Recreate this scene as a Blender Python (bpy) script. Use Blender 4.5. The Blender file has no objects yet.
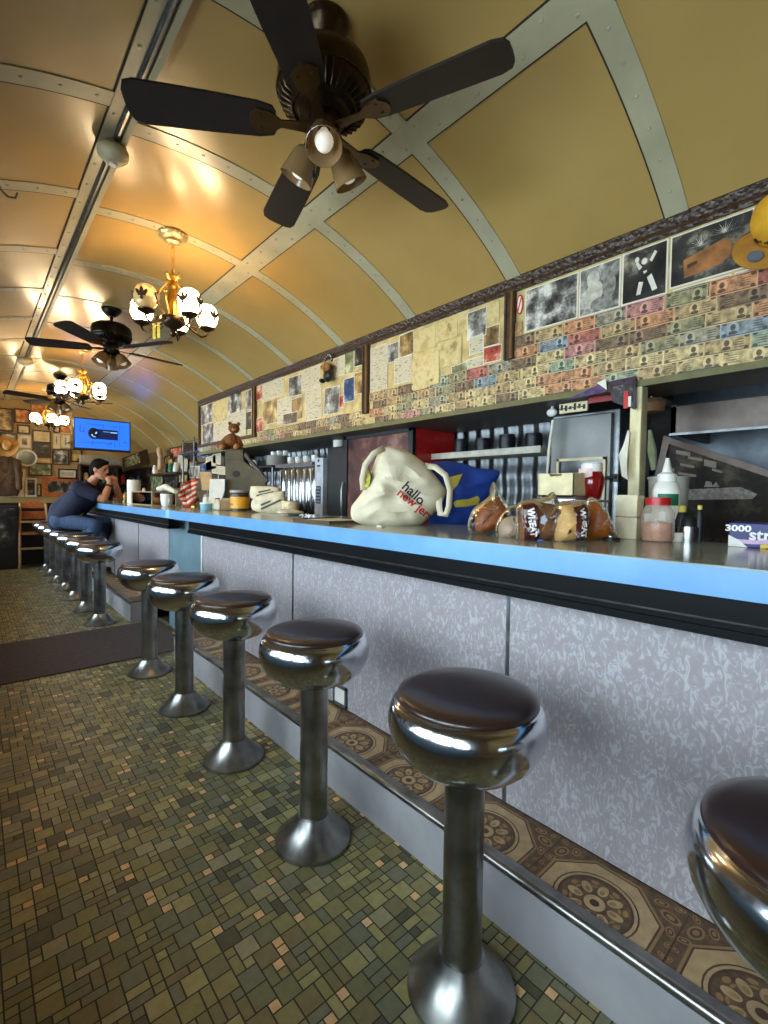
import bpy, bmesh, math, random
from math import sin, cos, pi, radians as R, sqrt, hypot
from mathutils import Vector, Matrix, noise
from mathutils.bvhtree import BVHTree
random.seed(7)
SC = bpy.context.scene
COL = SC.collection
V = Vector

# ------------------------------------------------------------------ camera model (eye 1.25 m above the floor)
EYE = V((0, 0, 1.25))
F_PX, YAW, PITCH, ROLL = 469.17, R(41.391), R(-1.996), R(.757)
fh = V((sin(YAW), cos(YAW), 0)); rh = V((cos(YAW), -sin(YAW), 0)); up = V((0, 0, 1))
f2 = fh*cos(PITCH) + up*sin(PITCH); u2 = up*cos(PITCH) - fh*sin(PITCH)
r3 = rh*cos(ROLL) + u2*sin(ROLL); u3 = u2*cos(ROLL) - rh*sin(ROLL)
def at(px, py, X=None, Y=None, Z=None):
    """photo point -> place in the room, given one known coordinate"""
    d = f2*F_PX + r3*(px-384) - u3*(py-512)
    s = X/d.x if X is not None else Y/d.y if Y is not None else (Z-1.25)/d.z
    return EYE + d*s
def facing(px, py, a):
    """photo point -> place on the upright plane through a that faces along the room view"""
    d = f2*F_PX + r3*(px-384) - u3*(py-512)
    return EYE + d*((V(a)-EYE).dot(fh)/d.dot(fh))
cam = bpy.data.cameras.new('camera'); camo = bpy.data.objects.new('camera', cam); COL.objects.link(camo)
cam.sensor_fit = 'VERTICAL'; cam.sensor_height = 36; cam.lens = F_PX/1024*36; cam.clip_start = .02
M3 = Matrix((r3, u3, -f2)).transposed()
camo.matrix_world = Matrix.Translation(EYE) @ M3.to_4x4()
SC.camera = camo

# ------------------------------------------------------------------ materials
def lin(c):
    return tuple(((x/255)/12.92 if x/255 <= .04045 else ((x/255+.055)/1.055)**2.4) for x in c) + (1,)
MATS = {}
def nodes(name):
    m = bpy.data.materials.new(name); m.use_nodes = True
    nt = m.node_tree; b = nt.nodes['Principled BSDF']
    return m, nt, b
def coords(nt, per_object=False, scale=1):
    tc = nt.nodes.new('ShaderNodeTexCoord'); out = tc.outputs['Object']
    if per_object:
        oi = nt.nodes.new('ShaderNodeObjectInfo'); a = nt.nodes.new('ShaderNodeVectorMath'); a.operation = 'MULTIPLY_ADD'
        a.inputs[1].default_value = (7.3, 5.1, 9.7)
        nt.links.new(oi.outputs['Location'], a.inputs[0]); nt.links.new(out, a.inputs[2]); out = a.outputs[0]
    return out
def ntex(nt, co, scale, detail=3, rough=.55, kind='ShaderNodeTexNoise'):
    n = nt.nodes.new(kind); n.inputs['Scale'].default_value = scale
    if kind == 'ShaderNodeTexNoise':
        n.inputs['Detail'].default_value = detail; n.inputs['Roughness'].default_value = rough
    nt.links.new(co, n.inputs['Vector']); return n
def ramp(nt, fac, stops, const=False):
    r = nt.nodes.new('ShaderNodeValToRGB'); e = r.color_ramp.elements
    if const: r.color_ramp.interpolation = 'CONSTANT'
    while len(e) < len(stops): e.new(.5)
    for k, (p, c) in enumerate(stops): e[k].position = p; e[k].color = lin(c)
    nt.links.new(fac, r.inputs[0]); return r.outputs[0]
def mat(name, col, rough=.5, metal=0, var=.08, vs=18, bump=0, bs=60, emit=None, es=0, coat=0, trans=0, spec=.5, alpha=1):
    if name in MATS: return MATS[name]
    m, nt, b = nodes(name); co = coords(nt, True)
    n = ntex(nt, co, vs)
    lo = tuple(max(0, x*(1-var)) for x in col); hi = tuple(min(255, x*(1+var)) for x in col)
    nt.links.new(ramp(nt, n.outputs['Fac'], [(.3, lo), (.7, hi)]), b.inputs['Base Color'])
    b.inputs['Roughness'].default_value = rough; b.inputs['Metallic'].default_value = metal
    b.inputs['Specular IOR Level'].default_value = spec
    b.inputs['Coat Weight'].default_value = coat; b.inputs['Coat Roughness'].default_value = .12
    b.inputs['Transmission Weight'].default_value = trans; b.inputs['Alpha'].default_value = alpha
    if emit: b.inputs['Emission Color'].default_value = lin(emit); b.inputs['Emission Strength'].default_value = es
    if bump:
        t = ntex(nt, co, bs); bp = nt.nodes.new('ShaderNodeBump'); bp.inputs['Strength'].default_value = bump
        bp.inputs['Distance'].default_value = .004
        nt.links.new(t.outputs['Fac'], bp.inputs['Height']); nt.links.new(bp.outputs[0], b.inputs['Normal'])
    MATS[name] = m; return m
def picture(name, stops, scale, detail=3, lines=False, rough=.35):
    """an image-like print: soft masses with finer detail, or rows of handwriting, different on every print"""
    if name in MATS: return MATS[name]
    m, nt, b = nodes(name); co = coords(nt, True)
    if lines:
        mp = nt.nodes.new('ShaderNodeMapping'); mp.inputs['Scale'].default_value = (1, 1, 7); nt.links.new(co, mp.inputs[0])
        n = ntex(nt, mp.outputs[0], scale, 3, .6); out = n.outputs['Fac']
    else:
        n = ntex(nt, co, scale, 2, .5); n2 = ntex(nt, co, scale*5, 3, .6); n3 = ntex(nt, co, scale*.9, 1, .5, 'ShaderNodeTexVoronoi')
        mx = nt.nodes.new('ShaderNodeMix'); mx.data_type = 'FLOAT'; mx.inputs[0].default_value = .33
        nt.links.new(n.outputs['Fac'], mx.inputs[2]); nt.links.new(n2.outputs['Fac'], mx.inputs[3])
        m2 = nt.nodes.new('ShaderNodeMix'); m2.data_type = 'FLOAT'; m2.inputs[0].default_value = .22
        nt.links.new(mx.outputs[0], m2.inputs[2]); nt.links.new(n3.outputs['Distance'], m2.inputs[3]); out = m2.outputs[0]
    nt.links.new(ramp(nt, out, stops), b.inputs['Base Color'])
    b.inputs['Roughness'].default_value = rough
    MATS[name] = m; return m
def pane_glass(name, tint=(235, 240, 240), rough=.02, ior=1.45, wrinkle=0):
    if name in MATS: return MATS[name]
    m = bpy.data.materials.new(name); m.use_nodes = True; nt = m.node_tree; nt.nodes.clear()
    o = nt.nodes.new('ShaderNodeOutputMaterial'); mx = nt.nodes.new('ShaderNodeMixShader')
    t = nt.nodes.new('ShaderNodeBsdfTransparent'); t.inputs[0].default_value = lin(tint)
    g = nt.nodes.new('ShaderNodeBsdfGlossy'); g.inputs['Roughness'].default_value = rough
    fr = nt.nodes.new('ShaderNodeFresnel'); fr.inputs[0].default_value = ior
    if wrinkle:
        n = ntex(nt, coords(nt), 45, 2); bp = nt.nodes.new('ShaderNodeBump'); bp.inputs['Strength'].default_value = wrinkle; bp.inputs['Distance'].default_value = .01
        nt.links.new(n.outputs['Fac'], bp.inputs['Height']); nt.links.new(bp.outputs[0], g.inputs['Normal']); nt.links.new(bp.outputs[0], fr.inputs['Normal'])
    nt.links.new(fr.outputs[0], mx.inputs[0]); nt.links.new(t.outputs[0], mx.inputs[1]); nt.links.new(g.outputs[0], mx.inputs[2])
    nt.links.new(mx.outputs[0], o.inputs[0]); MATS[name] = m; return m
def film(name, tint, opac, rough=.15):
    """thin clear plastic: part see-through, part glossy skin"""
    if name in MATS: return MATS[name]
    m = bpy.data.materials.new(name); m.use_nodes = True; nt = m.node_tree
    b = nt.nodes['Principled BSDF']; o = nt.nodes['Material Output']
    b.inputs['Base Color'].default_value = lin(tint); b.inputs['Roughness'].default_value = rough
    t = nt.nodes.new('ShaderNodeBsdfTransparent'); mx = nt.nodes.new('ShaderNodeMixShader'); mx.inputs[0].default_value = opac
    nt.links.new(t.outputs[0], mx.inputs[1]); nt.links.new(b.outputs[0], mx.inputs[2]); nt.links.new(mx.outputs[0], o.inputs[0])
    MATS[name] = m; return m

# ------------------------------------------------------------------ mesh builder
def orient(p, d, upv=(0, 0, 1)):
    """matrix with local z along d at p"""
    d = V(d).normalized(); u = V(upv)
    if abs(d.dot(u.normalized())) > .98: u = V((1, 0, 0))
    x = u.cross(d).normalized(); y = d.cross(x)
    m = Matrix((x, y, d)).transposed().to_4x4(); m.translation = V(p); return m
class MB:
    def __init__(s): s.v = []; s.f = []; s.mi = []; s.sm = []
    def add(s, vs, fs, m=0, smooth=False, M=None):
        b = len(s.v)
        s.v += [tuple(M @ V(p)) for p in vs] if M is not None else [tuple(p) for p in vs]
        for f in fs: s.f.append(tuple(i+b for i in f)); s.mi.append(m); s.sm.append(smooth)
        return s
    def box(s, x0, x1, y0, y1, z0, z1, m=0, M=None):
        vs = [(x, y, z) for x in (x0, x1) for y in (y0, y1) for z in (z0, z1)]
        fs = [(0, 1, 3, 2), (4, 6, 7, 5), (0, 4, 5, 1), (2, 3, 7, 6), (0, 2, 6, 4), (1, 5, 7, 3)]
        return s.add(vs, fs, m, False, M)
    def cbox(s, c, sz, m=0, M=None):
        return s.box(c[0]-sz[0]/2, c[0]+sz[0]/2, c[1]-sz[1]/2, c[1]+sz[1]/2, c[2]-sz[2]/2, c[2]+sz[2]/2, m, M)
    def lathe(s, prof, n=24, m=0, M=None, sx=1, sy=1, smooth=True):
        vs = []; fs = []; rings = []
        for r, z in prof:
            if r < 1e-6: rings.append([len(vs)]); vs.append((0, 0, z))
            else:
                rings.append(list(range(len(vs), len(vs)+n)))
                vs += [(r*sx*cos(2*pi*k/n), r*sy*sin(2*pi*k/n), z) for k in range(n)]
        for a, b in zip(rings, rings[1:]):
            if len(a) == 1 and len(b) == 1: continue
            for k in range(n):
                k2 = (k+1) % n
                if len(a) == 1: fs.append((a[0], b[k2], b[k]))
                elif len(b) == 1: fs.append((a[k], a[k2], b[0]))
                else: fs.append((a[k], a[k2], b[k2], b[k]))
        return s.add(vs, fs, m, smooth, M)
    def ball(s, c, r, n=16, k=10, m=0, M=None):
        r = (r, r, r) if isinstance(r, (int, float)) else r
        T = Matrix.Translation(V(c)) @ Matrix.Diagonal((*r, 1))
        if M is not None: T = M @ T
        return s.lathe([(sin(pi*i/k), -cos(pi*i/k)) for i in range(k+1)], n, m, T)
    def tube(s, pts, r, n=8, m=0, closed=False, M=None):
        pts = [V(p) for p in pts]; N = len(pts)
        rs = r if isinstance(r, (list, tuple)) else [r]*N
        vs = []; fs = []; prev = None
        for i, p in enumerate(pts):
            a = pts[(i-1) % N] if (closed or i > 0) else p; b = pts[(i+1) % N] if (closed or i < N-1) else p
            t = (b-a).normalized()
            if prev is None:
                u = V((0, 0, 1)) if abs(t.z) < .9 else V((1, 0, 0)); x = u.cross(t).normalized()
            else: x = (prev - t*prev.dot(t)).normalized()
            prev = x; y = t.cross(x)
            vs += [tuple(p + (x*cos(2*pi*k/n) + y*sin(2*pi*k/n))*rs[i]) for k in range(n)]
        for i in range(N if closed else N-1):
            a = i*n; b = ((i+1) % N)*n
            for k in range(n): fs.append((a+k, a+(k+1) % n, b+(k+1) % n, b+k))
        s.add(vs, fs, m, True, M)
        if not closed:
            s.add([vs[k] for k in range(n)], [tuple(reversed(range(n)))], m, False, M)
            s.add([vs[(N-1)*n+k] for k in range(n)], [tuple(range(n))], m, False, M)
        return s
    def limb(s, p0, p1, r0, r1, n=14, m=0):
        s.tube([p0, V(p0).lerp(V(p1), .5), p1], [r0, (r0+r1)/2, r1], n, m)
        s.ball(p0, r0, n, 8, m); s.ball(p1, r1, n, 8, m); return s
    def prism(s, out, h0, h1, m=0, M=None, smooth=False):
        n = len(out)
        vs = [(x, y, h0) for x, y in out] + [(x, y, h1) for x, y in out]
        s.add(vs, [tuple(reversed(range(n))), tuple(range(n, 2*n))], m, False, M)
        s.add(vs, [(k, (k+1) % n, n+(k+1) % n, n+k) for k in range(n)], m, smooth, M)
        return s
    def grid(s, fn, nu, nv, m=0, smooth=True, M=None):
        vs = [fn(i/nu, j/nv) for i in range(nu+1) for j in range(nv+1)]
        w = nv+1
        return s.add(vs, [(i*w+j, (i+1)*w+j, (i+1)*w+j+1, i*w+j+1) for i in range(nu) for j in range(nv)], m, smooth, M)
    def build(s, name, mats, parent=None, bevel=0, world=True, sharp=40, seg=2, solid=0):
        me = bpy.data.meshes.new(name)
        off = parent_loc(parent) if (parent is not None and world) else V((0, 0, 0))
        ce = sum((V(p) for p in s.v), V())/len(s.v)
        if ce.length < (ce-off).length: off = V((0, 0, 0))     # modelled about its own origin, not in room coordinates
        me.from_pydata([tuple(V(p)-off) for p in s.v], [], s.f)
        for mm in (mats if isinstance(mats, (list, tuple)) else [mats]): me.materials.append(mm)
        me.polygons.foreach_set('material_index', s.mi); me.polygons.foreach_set('use_smooth', s.sm)
        me.update(); me.validate()
        if any(s.sm): me.set_sharp_from_angle(angle=R(sharp))
        o = bpy.data.objects.new(name, me); COL.objects.link(o)
        if parent is not None: o.parent = parent
        if solid:
            md = o.modifiers.new('Solid', 'SOLIDIFY'); md.thickness = solid; md.offset = 0
        if bevel:
            md = o.modifiers.new('Bevel', 'BEVEL'); md.width = bevel; md.segments = seg; md.limit_method = 'ANGLE'; md.angle_limit = R(40)
        return o
def parent_loc(o):
    p = V((0, 0, 0))
    while o is not None: p += o.location; o = o.parent
    return p
def tag(o, label=None, cat=None, group=None, kind=None):
    if label: o['label'] = label
    if cat: o['category'] = cat
    if group: o['group'] = group
    if kind: o['kind'] = kind
    return o
def thing(name, label, cat, loc=(0, 0, 0), rz=0, group=None):
    o = bpy.data.objects.new(name, None); o.empty_display_size = .05; COL.objects.link(o)
    o.location = loc; o.rotation_euler = (0, 0, rz)
    return tag(o, label, cat, group)
def struct(o): o['kind'] = 'structure'; return o
def copy_tree(o, parent=None):
    c = o.copy(); COL.objects.link(c); c.parent = parent
    for ch in list(o.children): copy_tree(ch, c)
    return c
def dup(o, loc, rz, label, group=None):
    c = copy_tree(o); c.location = loc; c.rotation_euler = (0, 0, rz); c['label'] = label
    if group: c['group'] = group
    return c
def text(body, size, material, parent, M, name='lettering', ext=.0006, align='CENTER', sx=1, bold=0):
    cu = bpy.data.curves.new(name, 'FONT'); cu.body = body; cu.size = size; cu.align_x = align; cu.align_y = 'CENTER'
    cu.extrude = ext; cu.offset = bold; cu.resolution_u = 3
    cu.materials.append(material)
    o = bpy.data.objects.new(name, cu); COL.objects.link(o); bpy.context.view_layer.update()
    me = bpy.data.meshes.new_from_object(o.evaluated_get(bpy.context.evaluated_depsgraph_get())); bpy.data.objects.remove(o)
    L = Matrix.Translation(-parent_loc(parent)) if parent is not None else Matrix()
    me.transform(L @ M @ Matrix.Diagonal((sx, 1, 1, 1))); me.materials.clear(); me.materials.append(material)
    o = bpy.data.objects.new(name, me); COL.objects.link(o); o.parent = parent
    return o
def wallM(p, n=(-1, 0, 0), roll=0):
    """frame on an upright face: local x runs to the reader's right, y up, z out of the face"""
    n = V(n).normalized(); x = V((0, 0, 1)).cross(n).normalized(); y = n.cross(x)
    m = Matrix((x, y, n)).transposed().to_4x4(); m.translation = V(p)
    return m @ Matrix.Rotation(roll, 4, 'Z')
def ell(cx, cy, rx, ry, n=20, a0=0, a1=2*pi, rot=0):
    e = []
    for k in range(n):
        t = a0 + (a1-a0)*k/n; x, y = rx*cos(t), ry*sin(t)
        e.append((cx + x*cos(rot) - y*sin(rot), cy + x*sin(rot) + y*cos(rot)))
    return e
def rect(x0, x1, y0, y1): return [(x0, y0), (x1, y0), (x1, y1), (x0, y1)]
def pillow(mb, outline, thick, M, m=0, amp=.008, frq=9, seed=0, rings=9, power=.5, flat=0):
    """a soft filled shape: an outline inflated to a real thickness, with folds"""
    n0 = len(outline); pts = []
    for k in range(n0):                                   # Catmull-Rom round the outline
        a, b, c, d = (V((*outline[(k+j-1) % n0], 0)) for j in range(4))
        for i in range(6):
            t = i/6
            pts.append(.5*((2*b) + (c-a)*t + (2*a-5*b+4*c-d)*t*t + (3*b-a-3*c+d)*t**3))
    n = len(pts); ce = sum(pts, V())/n
    for side in (1, -1):
        vs = []; fs = []
        for i in range(rings+1):
            q = sin(i/rings*pi/2)
            for p in (pts if i else pts[:1]):
                w = ce.lerp(p, q); h = thick*max(0, 1-q*q)**power
                nz = noise.noise(V((w.x*frq+seed, w.y*frq, side*2.3))) + .6*(1-2*abs(noise.noise(V((w.x*frq*1.3-seed, w.y*frq*2.1, side*5)))))-.3
                edge = max(0, 1-q**4)
                vs.append((w.x, w.y, side*h + nz*amp*edge))
        for k in range(n): fs.append((0, 1+k, 1+(k+1) % n))
        for i in range(rings-1):
            a = 1+i*n; b = a+n
            for k in range(n): fs.append((a+k, b+k, b+(k+1) % n, a+(k+1) % n))
        if side < 0: fs = [tuple(reversed(f)) for f in fs]
        mb.add(vs, fs, m, True, M)
    return mb
def trace(px, a):
    """outline given in photo points -> metres on the upright plane through a (x right, y up)"""
    out = []
    for x, y in px:
        p = facing(x, y, a) - V(a); out.append((p.dot(rh), p.z))
    return out
def facingM(a): return wallM(a, -fh)
DAY, GL, EXPO = 13.0, 10, 0.55
# ------------------------------------------------------------------ palette
grout = mat('grout', (58, 55, 42), .9)
TILE = [mat('tile_%s' % n, c, .42, var=.06, vs=40, bump=.05, bs=200) for n, c in dict(
    olive=(140, 129, 80), moss=(118, 113, 76), khaki=(161, 148, 95), brown=(125, 110, 71), slate=(117, 115, 90),
    dark=(84, 80, 57), stone=(155, 144, 107), sand=(226, 182, 128)).items()]
chrome = mat('chrome', (205, 207, 212), .15, 1, var=.06, vs=8, bump=.02, bs=30)
chrome_worn = mat('worn_chrome', (140, 138, 134), .3, 1, var=.2, vs=9)
steel = mat('brushed_steel', (170, 172, 174), .3, 1, var=.08)
dark_steel = mat('dull_steel', (120, 122, 124), .38, 1, var=.15)
leather = mat('brown_vinyl', (44, 26, 22), .32, var=.12, vs=10, coat=.25)
black = mat('black_enamel', (5, 6, 9), .45, var=.05, spec=.12)
blackm = mat('black_plastic', (22, 22, 24), .5)
white = mat('white_plastic', (232, 228, 220), .4, var=.03)
paper = mat('white_paper', (226, 220, 205), .6, var=.04)
cream = mat('cream_card', (220, 204, 160), .6)
aged = mat('aged_paper', (196, 172, 116), .32, var=.14, vs=14)
aged2 = mat('yellowed_paper', (196, 168, 104), .32, var=.16, vs=10)
wood = mat('dark_wood', (62, 40, 26), .45, var=.3, vs=25, bump=.2)
midwood = mat('oak_wood', (150, 98, 52), .45, var=.22, vs=18)
orangewood = mat('orange_wood', (176, 98, 50), .42, var=.15)
bronze = mat('bronze_fan_metal', (62, 46, 30), .3, .8, var=.15)
blade_m = mat('dark_walnut_blade', (27, 16, 11), .55, var=.2)
gold = mat('antique_brass', (190, 140, 60), .28, .9, var=.2)
cooly = mat('pale_brass', (196, 176, 130), .35, .7, var=.1)
sky_blue = mat('blue_laminate', (106, 158, 210), .28, var=.05, vs=6)
dusk_blue = mat('blue_panel', (104, 128, 138), .4, var=.07, vs=6)
top_m = mat('countertop_laminate', (150, 152, 140), .16, var=.08, vs=9)
red = mat('red_plastic', (190, 28, 26), .35)
green = mat('green_print', (20, 110, 70), .5)
navy = mat('navy_print', (24, 30, 100), .45)
tan = mat('tan_card', (188, 146, 92), .6)
yellow = mat('yellow_print', (222, 184, 50), .5)
porcelain = mat('porcelain', (234, 230, 222), .2, var=.02, coat=.3)
clear = pane_glass('clear_glass')
cream_paint = mat('cream_gloss_paint', (222, 208, 160), .35, var=.06)

# ------------------------------------------------------------------ the room shell
XL, XR, Y0, Y1 = -.84, 2.62, -1.5, 10.05
VC, VR, VA = .89, 2.3, 2.80                                  # vault: centre line, radius, crown height
def vz(x, off=0): return VA - VR + sqrt((VR+off)**2 - (x-VC)**2)
def varc(x0, x1, n): # even steps along the arc
    a0, a1 = math.asin((x0-VC)/VR), math.asin((x1-VC)/VR)
    return [a0 + (a1-a0)*k/n for k in range(n+1)]
def vp(a, off): return (VC + (VR+off)*sin(a), VA-VR + (VR+off)*cos(a))

def floor():
    mb = MB(); U = .0285; nx = int((1.42-XL)/U); ny = int((Y1-Y0)/U); used = [[False]*(ny+2) for _ in range(nx+2)]
    rnd = random.Random(3); g = .0019
    mb.box(XL, 3.5, Y0, Y1, -.05, -.0012, 8)
    for i in range(nx):
        for j in range(ny):
            if used[i][j]: continue
            r = rnd.random(); sz = (2, 2) if r < .42 else (2, 1) if r < .62 else (1, 2) if r < .82 else (1, 1)
            if i+sz[0] > nx or j+sz[1] > ny or any(used[i+a][j+b] for a in range(sz[0]) for b in range(sz[1])):
                sz = (1, 2) if (j+1 < ny and not used[i][j+1] and rnd.random() < .7) else (1, 1)
            for a in range(sz[0]):
                for b in range(sz[1]): used[i+a][j+b] = True
            c = rnd.choices(range(7), (22, 18, 12, 13, 16, 9, 10))[0]
            if sz == (1, 1): c = 7 if rnd.random() < .24 else c
            x, y = XL+i*U, Y0+j*U
            mb.add([(x+g, y+g, 0), (x+sz[0]*U-g, y+g, 0), (x+sz[0]*U-g, y+sz[1]*U-g, 0), (x+g, y+sz[1]*U-g, 0)], [(0, 1, 2, 3)], c)
    return struct(mb.build('floor', TILE+[grout]))
floor()

ceil_m, nt, b = nodes('yellowed_enamel'); co = coords(nt)
n = ntex(nt, co, 1.3, 5, .6); nt.links.new(ramp(nt, n.outputs['Fac'], [(.3, (168, 137, 78)), (.7, (184, 153, 92))]), b.inputs['Base Color'])
b.inputs['Roughness'].default_value = .3; b.inputs['Coat Weight'].default_value = .5; b.inputs['Coat Roughness'].default_value = .16
n2 = ntex(nt, co, 2.5, 2); bp = nt.nodes.new('ShaderNodeBump'); bp.inputs['Strength'].default_value = .25; bp.inputs['Distance'].default_value = .02
nt.links.new(n2.outputs['Fac'], bp.inputs['Height']); nt.links.new(bp.outputs[0], b.inputs['Normal'])
strap_m = mat('greyed_cream_strap', (172, 165, 136), .34, var=.06, vs=5, coat=.3)
seam = mat('gap_shade', (48, 36, 22), .8)  # dark brown strips beside the straps paint in the shade of the panel gaps
rivet_m = mat('rivet_paint', (196, 190, 166), .25, .3)

mb = MB(); ar = varc(XL, XR, 40)
inner = [vp(a, 0) for a in ar]; outer = [vp(a, .08) for a in ar]
prof = inner + outer[::-1]; N = len(prof)
mb.add([(x, Y0, z) for x, z in prof] + [(x, Y1, z) for x, z in prof],
       [tuple(range(N)), tuple(range(2*N-1, N-1, -1))] + [(k, N+k, N+(k+1) % N, (k+1) % N) for k in range(N)], 0, False)
for k in range(len(mb.sm)): mb.sm[k] = k > 1
struct(mb.build('ceiling', ceil_m))

def strip(mb, x0, x1, y0, y1, t=.004, m=0, n=24, lift=0):
    ar = varc(x0, x1, n); prof = [vp(a, .002) for a in ar] + [vp(a, -t-lift) for a in ar][::-1]; N = len(prof)
    mb.add([(x, y0, z) for x, z in prof] + [(x, y1, z) for x, z in prof],
           [tuple(range(N)), tuple(range(2*N-1, N-1, -1))] + [(k, N+k, N+(k+1) % N, (k+1) % N) for k in range(N)], m)
def rivet(mb, x, y, r=.007, t=.004):
    a = math.asin((x-VC)/VR); p = vp(a, -t); d = V((-sin(a), 0, -cos(a)))
    mb.lathe([(r, 0), (r*.8, r*.5), (0, r*.7)], 8, 1, orient((p[0], y, p[1]), d))
RIBS = [-.85, -.08] + [.685+.765*k for k in range(13)]
tn = 0
SL, SR = (.425, .53), (1.335, 1.45)
for k, y in enumerate(RIBS):                                 # cross ribs: right and left of the ridge strap
    if y > Y1-.1: break
    for x0, x1, dy in ((.53, 2.615, 0), (XL+.005, .425, -.13)):
        tn += 1; mb = MB(); w = .042
        if y+dy < Y0+.1: continue
        strip(mb, x0, x1, y-w+dy, y+w+dy)
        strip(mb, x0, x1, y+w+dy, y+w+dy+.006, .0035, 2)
        xs = x0+.06
        while xs < x1-.02:
            if not (1.32 < xs < 1.46): rivet(mb, xs, y+dy)
            xs += .115
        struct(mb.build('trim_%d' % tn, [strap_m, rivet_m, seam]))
for x0, x1, rv in ((*SL, 1), (*SR, 2)):                      # the two lengthwise straps
    tn += 1; mb = MB(); strip(mb, x0, x1, Y0, Y1, .0065, 0, 4)
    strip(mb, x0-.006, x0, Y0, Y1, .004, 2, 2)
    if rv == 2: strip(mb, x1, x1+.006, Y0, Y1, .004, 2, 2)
    y = -.5
    while y < Y1:
        for xx in ((x0+.02,) if rv == 1 else (x0+.03, x1-.03)):
            rivet(mb, xx, y + (.1 if xx > x0+.05 else 0), .0075, .0065)
        y += .19
    if rv == 1:                                              # raised polished channel along the ridge strap
        za = vz(.484)-.006
        mb.tube([(.484, Y0, za), (.484, 3, za), (.484, 6.7, za)], .013, 8, 3)
        mb.box(.505, .528, Y0, Y1, vz(.51)-.018, vz(.51)-.004, 0)
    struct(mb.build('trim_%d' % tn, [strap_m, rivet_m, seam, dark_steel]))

wall_m = mat('tan_wall_paint', (176, 146, 92), .6, var=.06, vs=3)
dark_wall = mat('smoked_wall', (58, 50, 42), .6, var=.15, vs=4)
def end_poly(y0, y1):
    ar = varc(XL, XR, 30); out = [(XL, 0), (XR, 0)] + [vp(a, .03) for a in ar][::-1]
    return [(x, z) for x, z in out]
ywM = Matrix(((1, 0, 0, 0), (0, 0, -1, 0), (0, 1, 0, 0), (0, 0, 0, 1)))   # prism x,y -> x,z ; height -> -y
for nm, y in (('wall_far', Y1), ('wall_near', Y0-.1)):
    mb = MB(); mb.prism(end_poly(0, 0), -y-.1, -y, 0, ywM); struct(mb.build(nm, wall_m))
# window wall on the left, behind the camera's shoulder
mb = MB(); WIN = [(-.95+1.0*k, -.95+1.0*k+.84) for k in range(11)]; zb, zt = .85, 1.92
mb.box(XL-.1, XL, Y0, Y1, 0, zb); mb.box(XL-.1, XL, Y0, Y1, zt, 2.1)
ys = [Y0] + [v for w in WIN for v in w] + [Y1]
for a, c in zip(ys[0::2], ys[1::2]): mb.box(XL-.1, XL, a, c, zb, zt)
struct(mb.build('wall_left', mat('left_wall_enamel', (150, 166, 184), .4)))
mb = MB(); mb.box(XL, XL+.14, Y0, Y1, .74, .78); mb.box(XL, XL+.06, Y0, Y1, 0, .74); struct(mb.build('trim_blue_reflector', sky_blue))  # unseen blue ledge and wall facing, added to reflect blue daylight in the chrome
for k, (a, c) in enumerate(WIN):
    e = bpy.data.objects.new('window_%d' % (k+1), None); COL.objects.link(e); e.location = (XL-.05, (a+c)/2, zb); struct(e)
    mb = MB(); t = .035
    for q in ((a, a+t, zb, zt), (c-t, c, zb, zt), (a, c, zb, zb+t), (a, c, zt-t, zt)): mb.box(XL-.07, XL-.03, *q)
    mb.build('window_frame', dark_steel, e)
    mb = MB(); mb.box(XL-.053, XL-.047, a+t, c-t, zb+t, zt-t); mb.build('pane', clear, e)
    lt = bpy.data.lights.new('daylight', 'AREA'); lt.shape = 'RECTANGLE'; lt.size = c-a; lt.size_y = zt-zb; lt.cycles.is_portal = True
    lo = bpy.data.objects.new('daylight', lt); COL.objects.link(lo); lo.location = (XL-.12, (a+c)/2, (zb+zt)/2)
    lo.rotation_euler = (0, R(-90), 0); lo.scale = (1, 1, 1); lo.rotation_euler = Matrix(((0, 0, -1), (1, 0, 0), (0, -1, 0))).to_euler()
# right-hand shell
struct(MB().box(XR, XR+.1, 6.08, Y1, 0, 2.1).build('wall_right', mat('clutter_wall', (112, 92, 62), .6)))
struct(MB().box(3.4, 3.5, Y0, 6.2, 0, 2.4).build('wall_kitchen', mat('kitchen_wall', (70, 66, 62), .5)))
struct(MB().box(2.55, 3.4, 6.06, 6.16, 0, 2.4).build('wall_return', dark_wall))
struct(MB().box(XR, 3.5, Y0-.1, Y0, 0, 2.4).build('wall_kitchen_near', dark_wall))
struct(MB().box(2.32, 3.5, Y0, 6.2, 2.2, 2.3).build('ceiling_kitchen', dark_wall))
# header over the back bar that carries photographs and banknotes
HX, HZ0, HZ1 = 2.2, 1.755, 2.41
mb = MB(); mb.box(HX, HX+.1, Y0, 6.08, HZ0+.02, HZ1, 0)
struct(mb.build('wall_header', aged))
mb = MB(); mb.box(HX-.004, HX+.62, .88, 6.08, HZ0-.012, HZ0+.018, 0); mb.box(HX-.004, HX+.3, Y0, .88, HZ0-.012, HZ0+.018, 0)
mb.box(HX-.012, HX, Y0, 6.08, HZ0-.016, HZ0+.012, 1)
struct(mb.build('trim_soffit', [mat('soffit_grey', (70, 66, 60), .5), mat('olive_edge', (106, 100, 54), .5)]))
carved, nt, b = nodes('carved_dark_moulding'); co = coords(nt)
n = ntex(nt, co, 55, 2, .5, 'ShaderNodeTexVoronoi'); nt.links.new(ramp(nt, n.outputs['Distance'], [(.1, (20, 13, 9)), (.6, (66, 44, 28))]), b.inputs['Base Color'])
bp = nt.nodes.new('ShaderNodeBump'); bp.inputs['Strength'].default_value = .8; bp.inputs['Distance'].default_value = .008; bp.invert = True
nt.links.new(n.outputs['Distance'], bp.inputs['Height']); nt.links.new(bp.outputs[0], b.inputs['Normal']); b.inputs['Roughness'].default_value = .4
mb = MB(); z = 2.345
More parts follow.
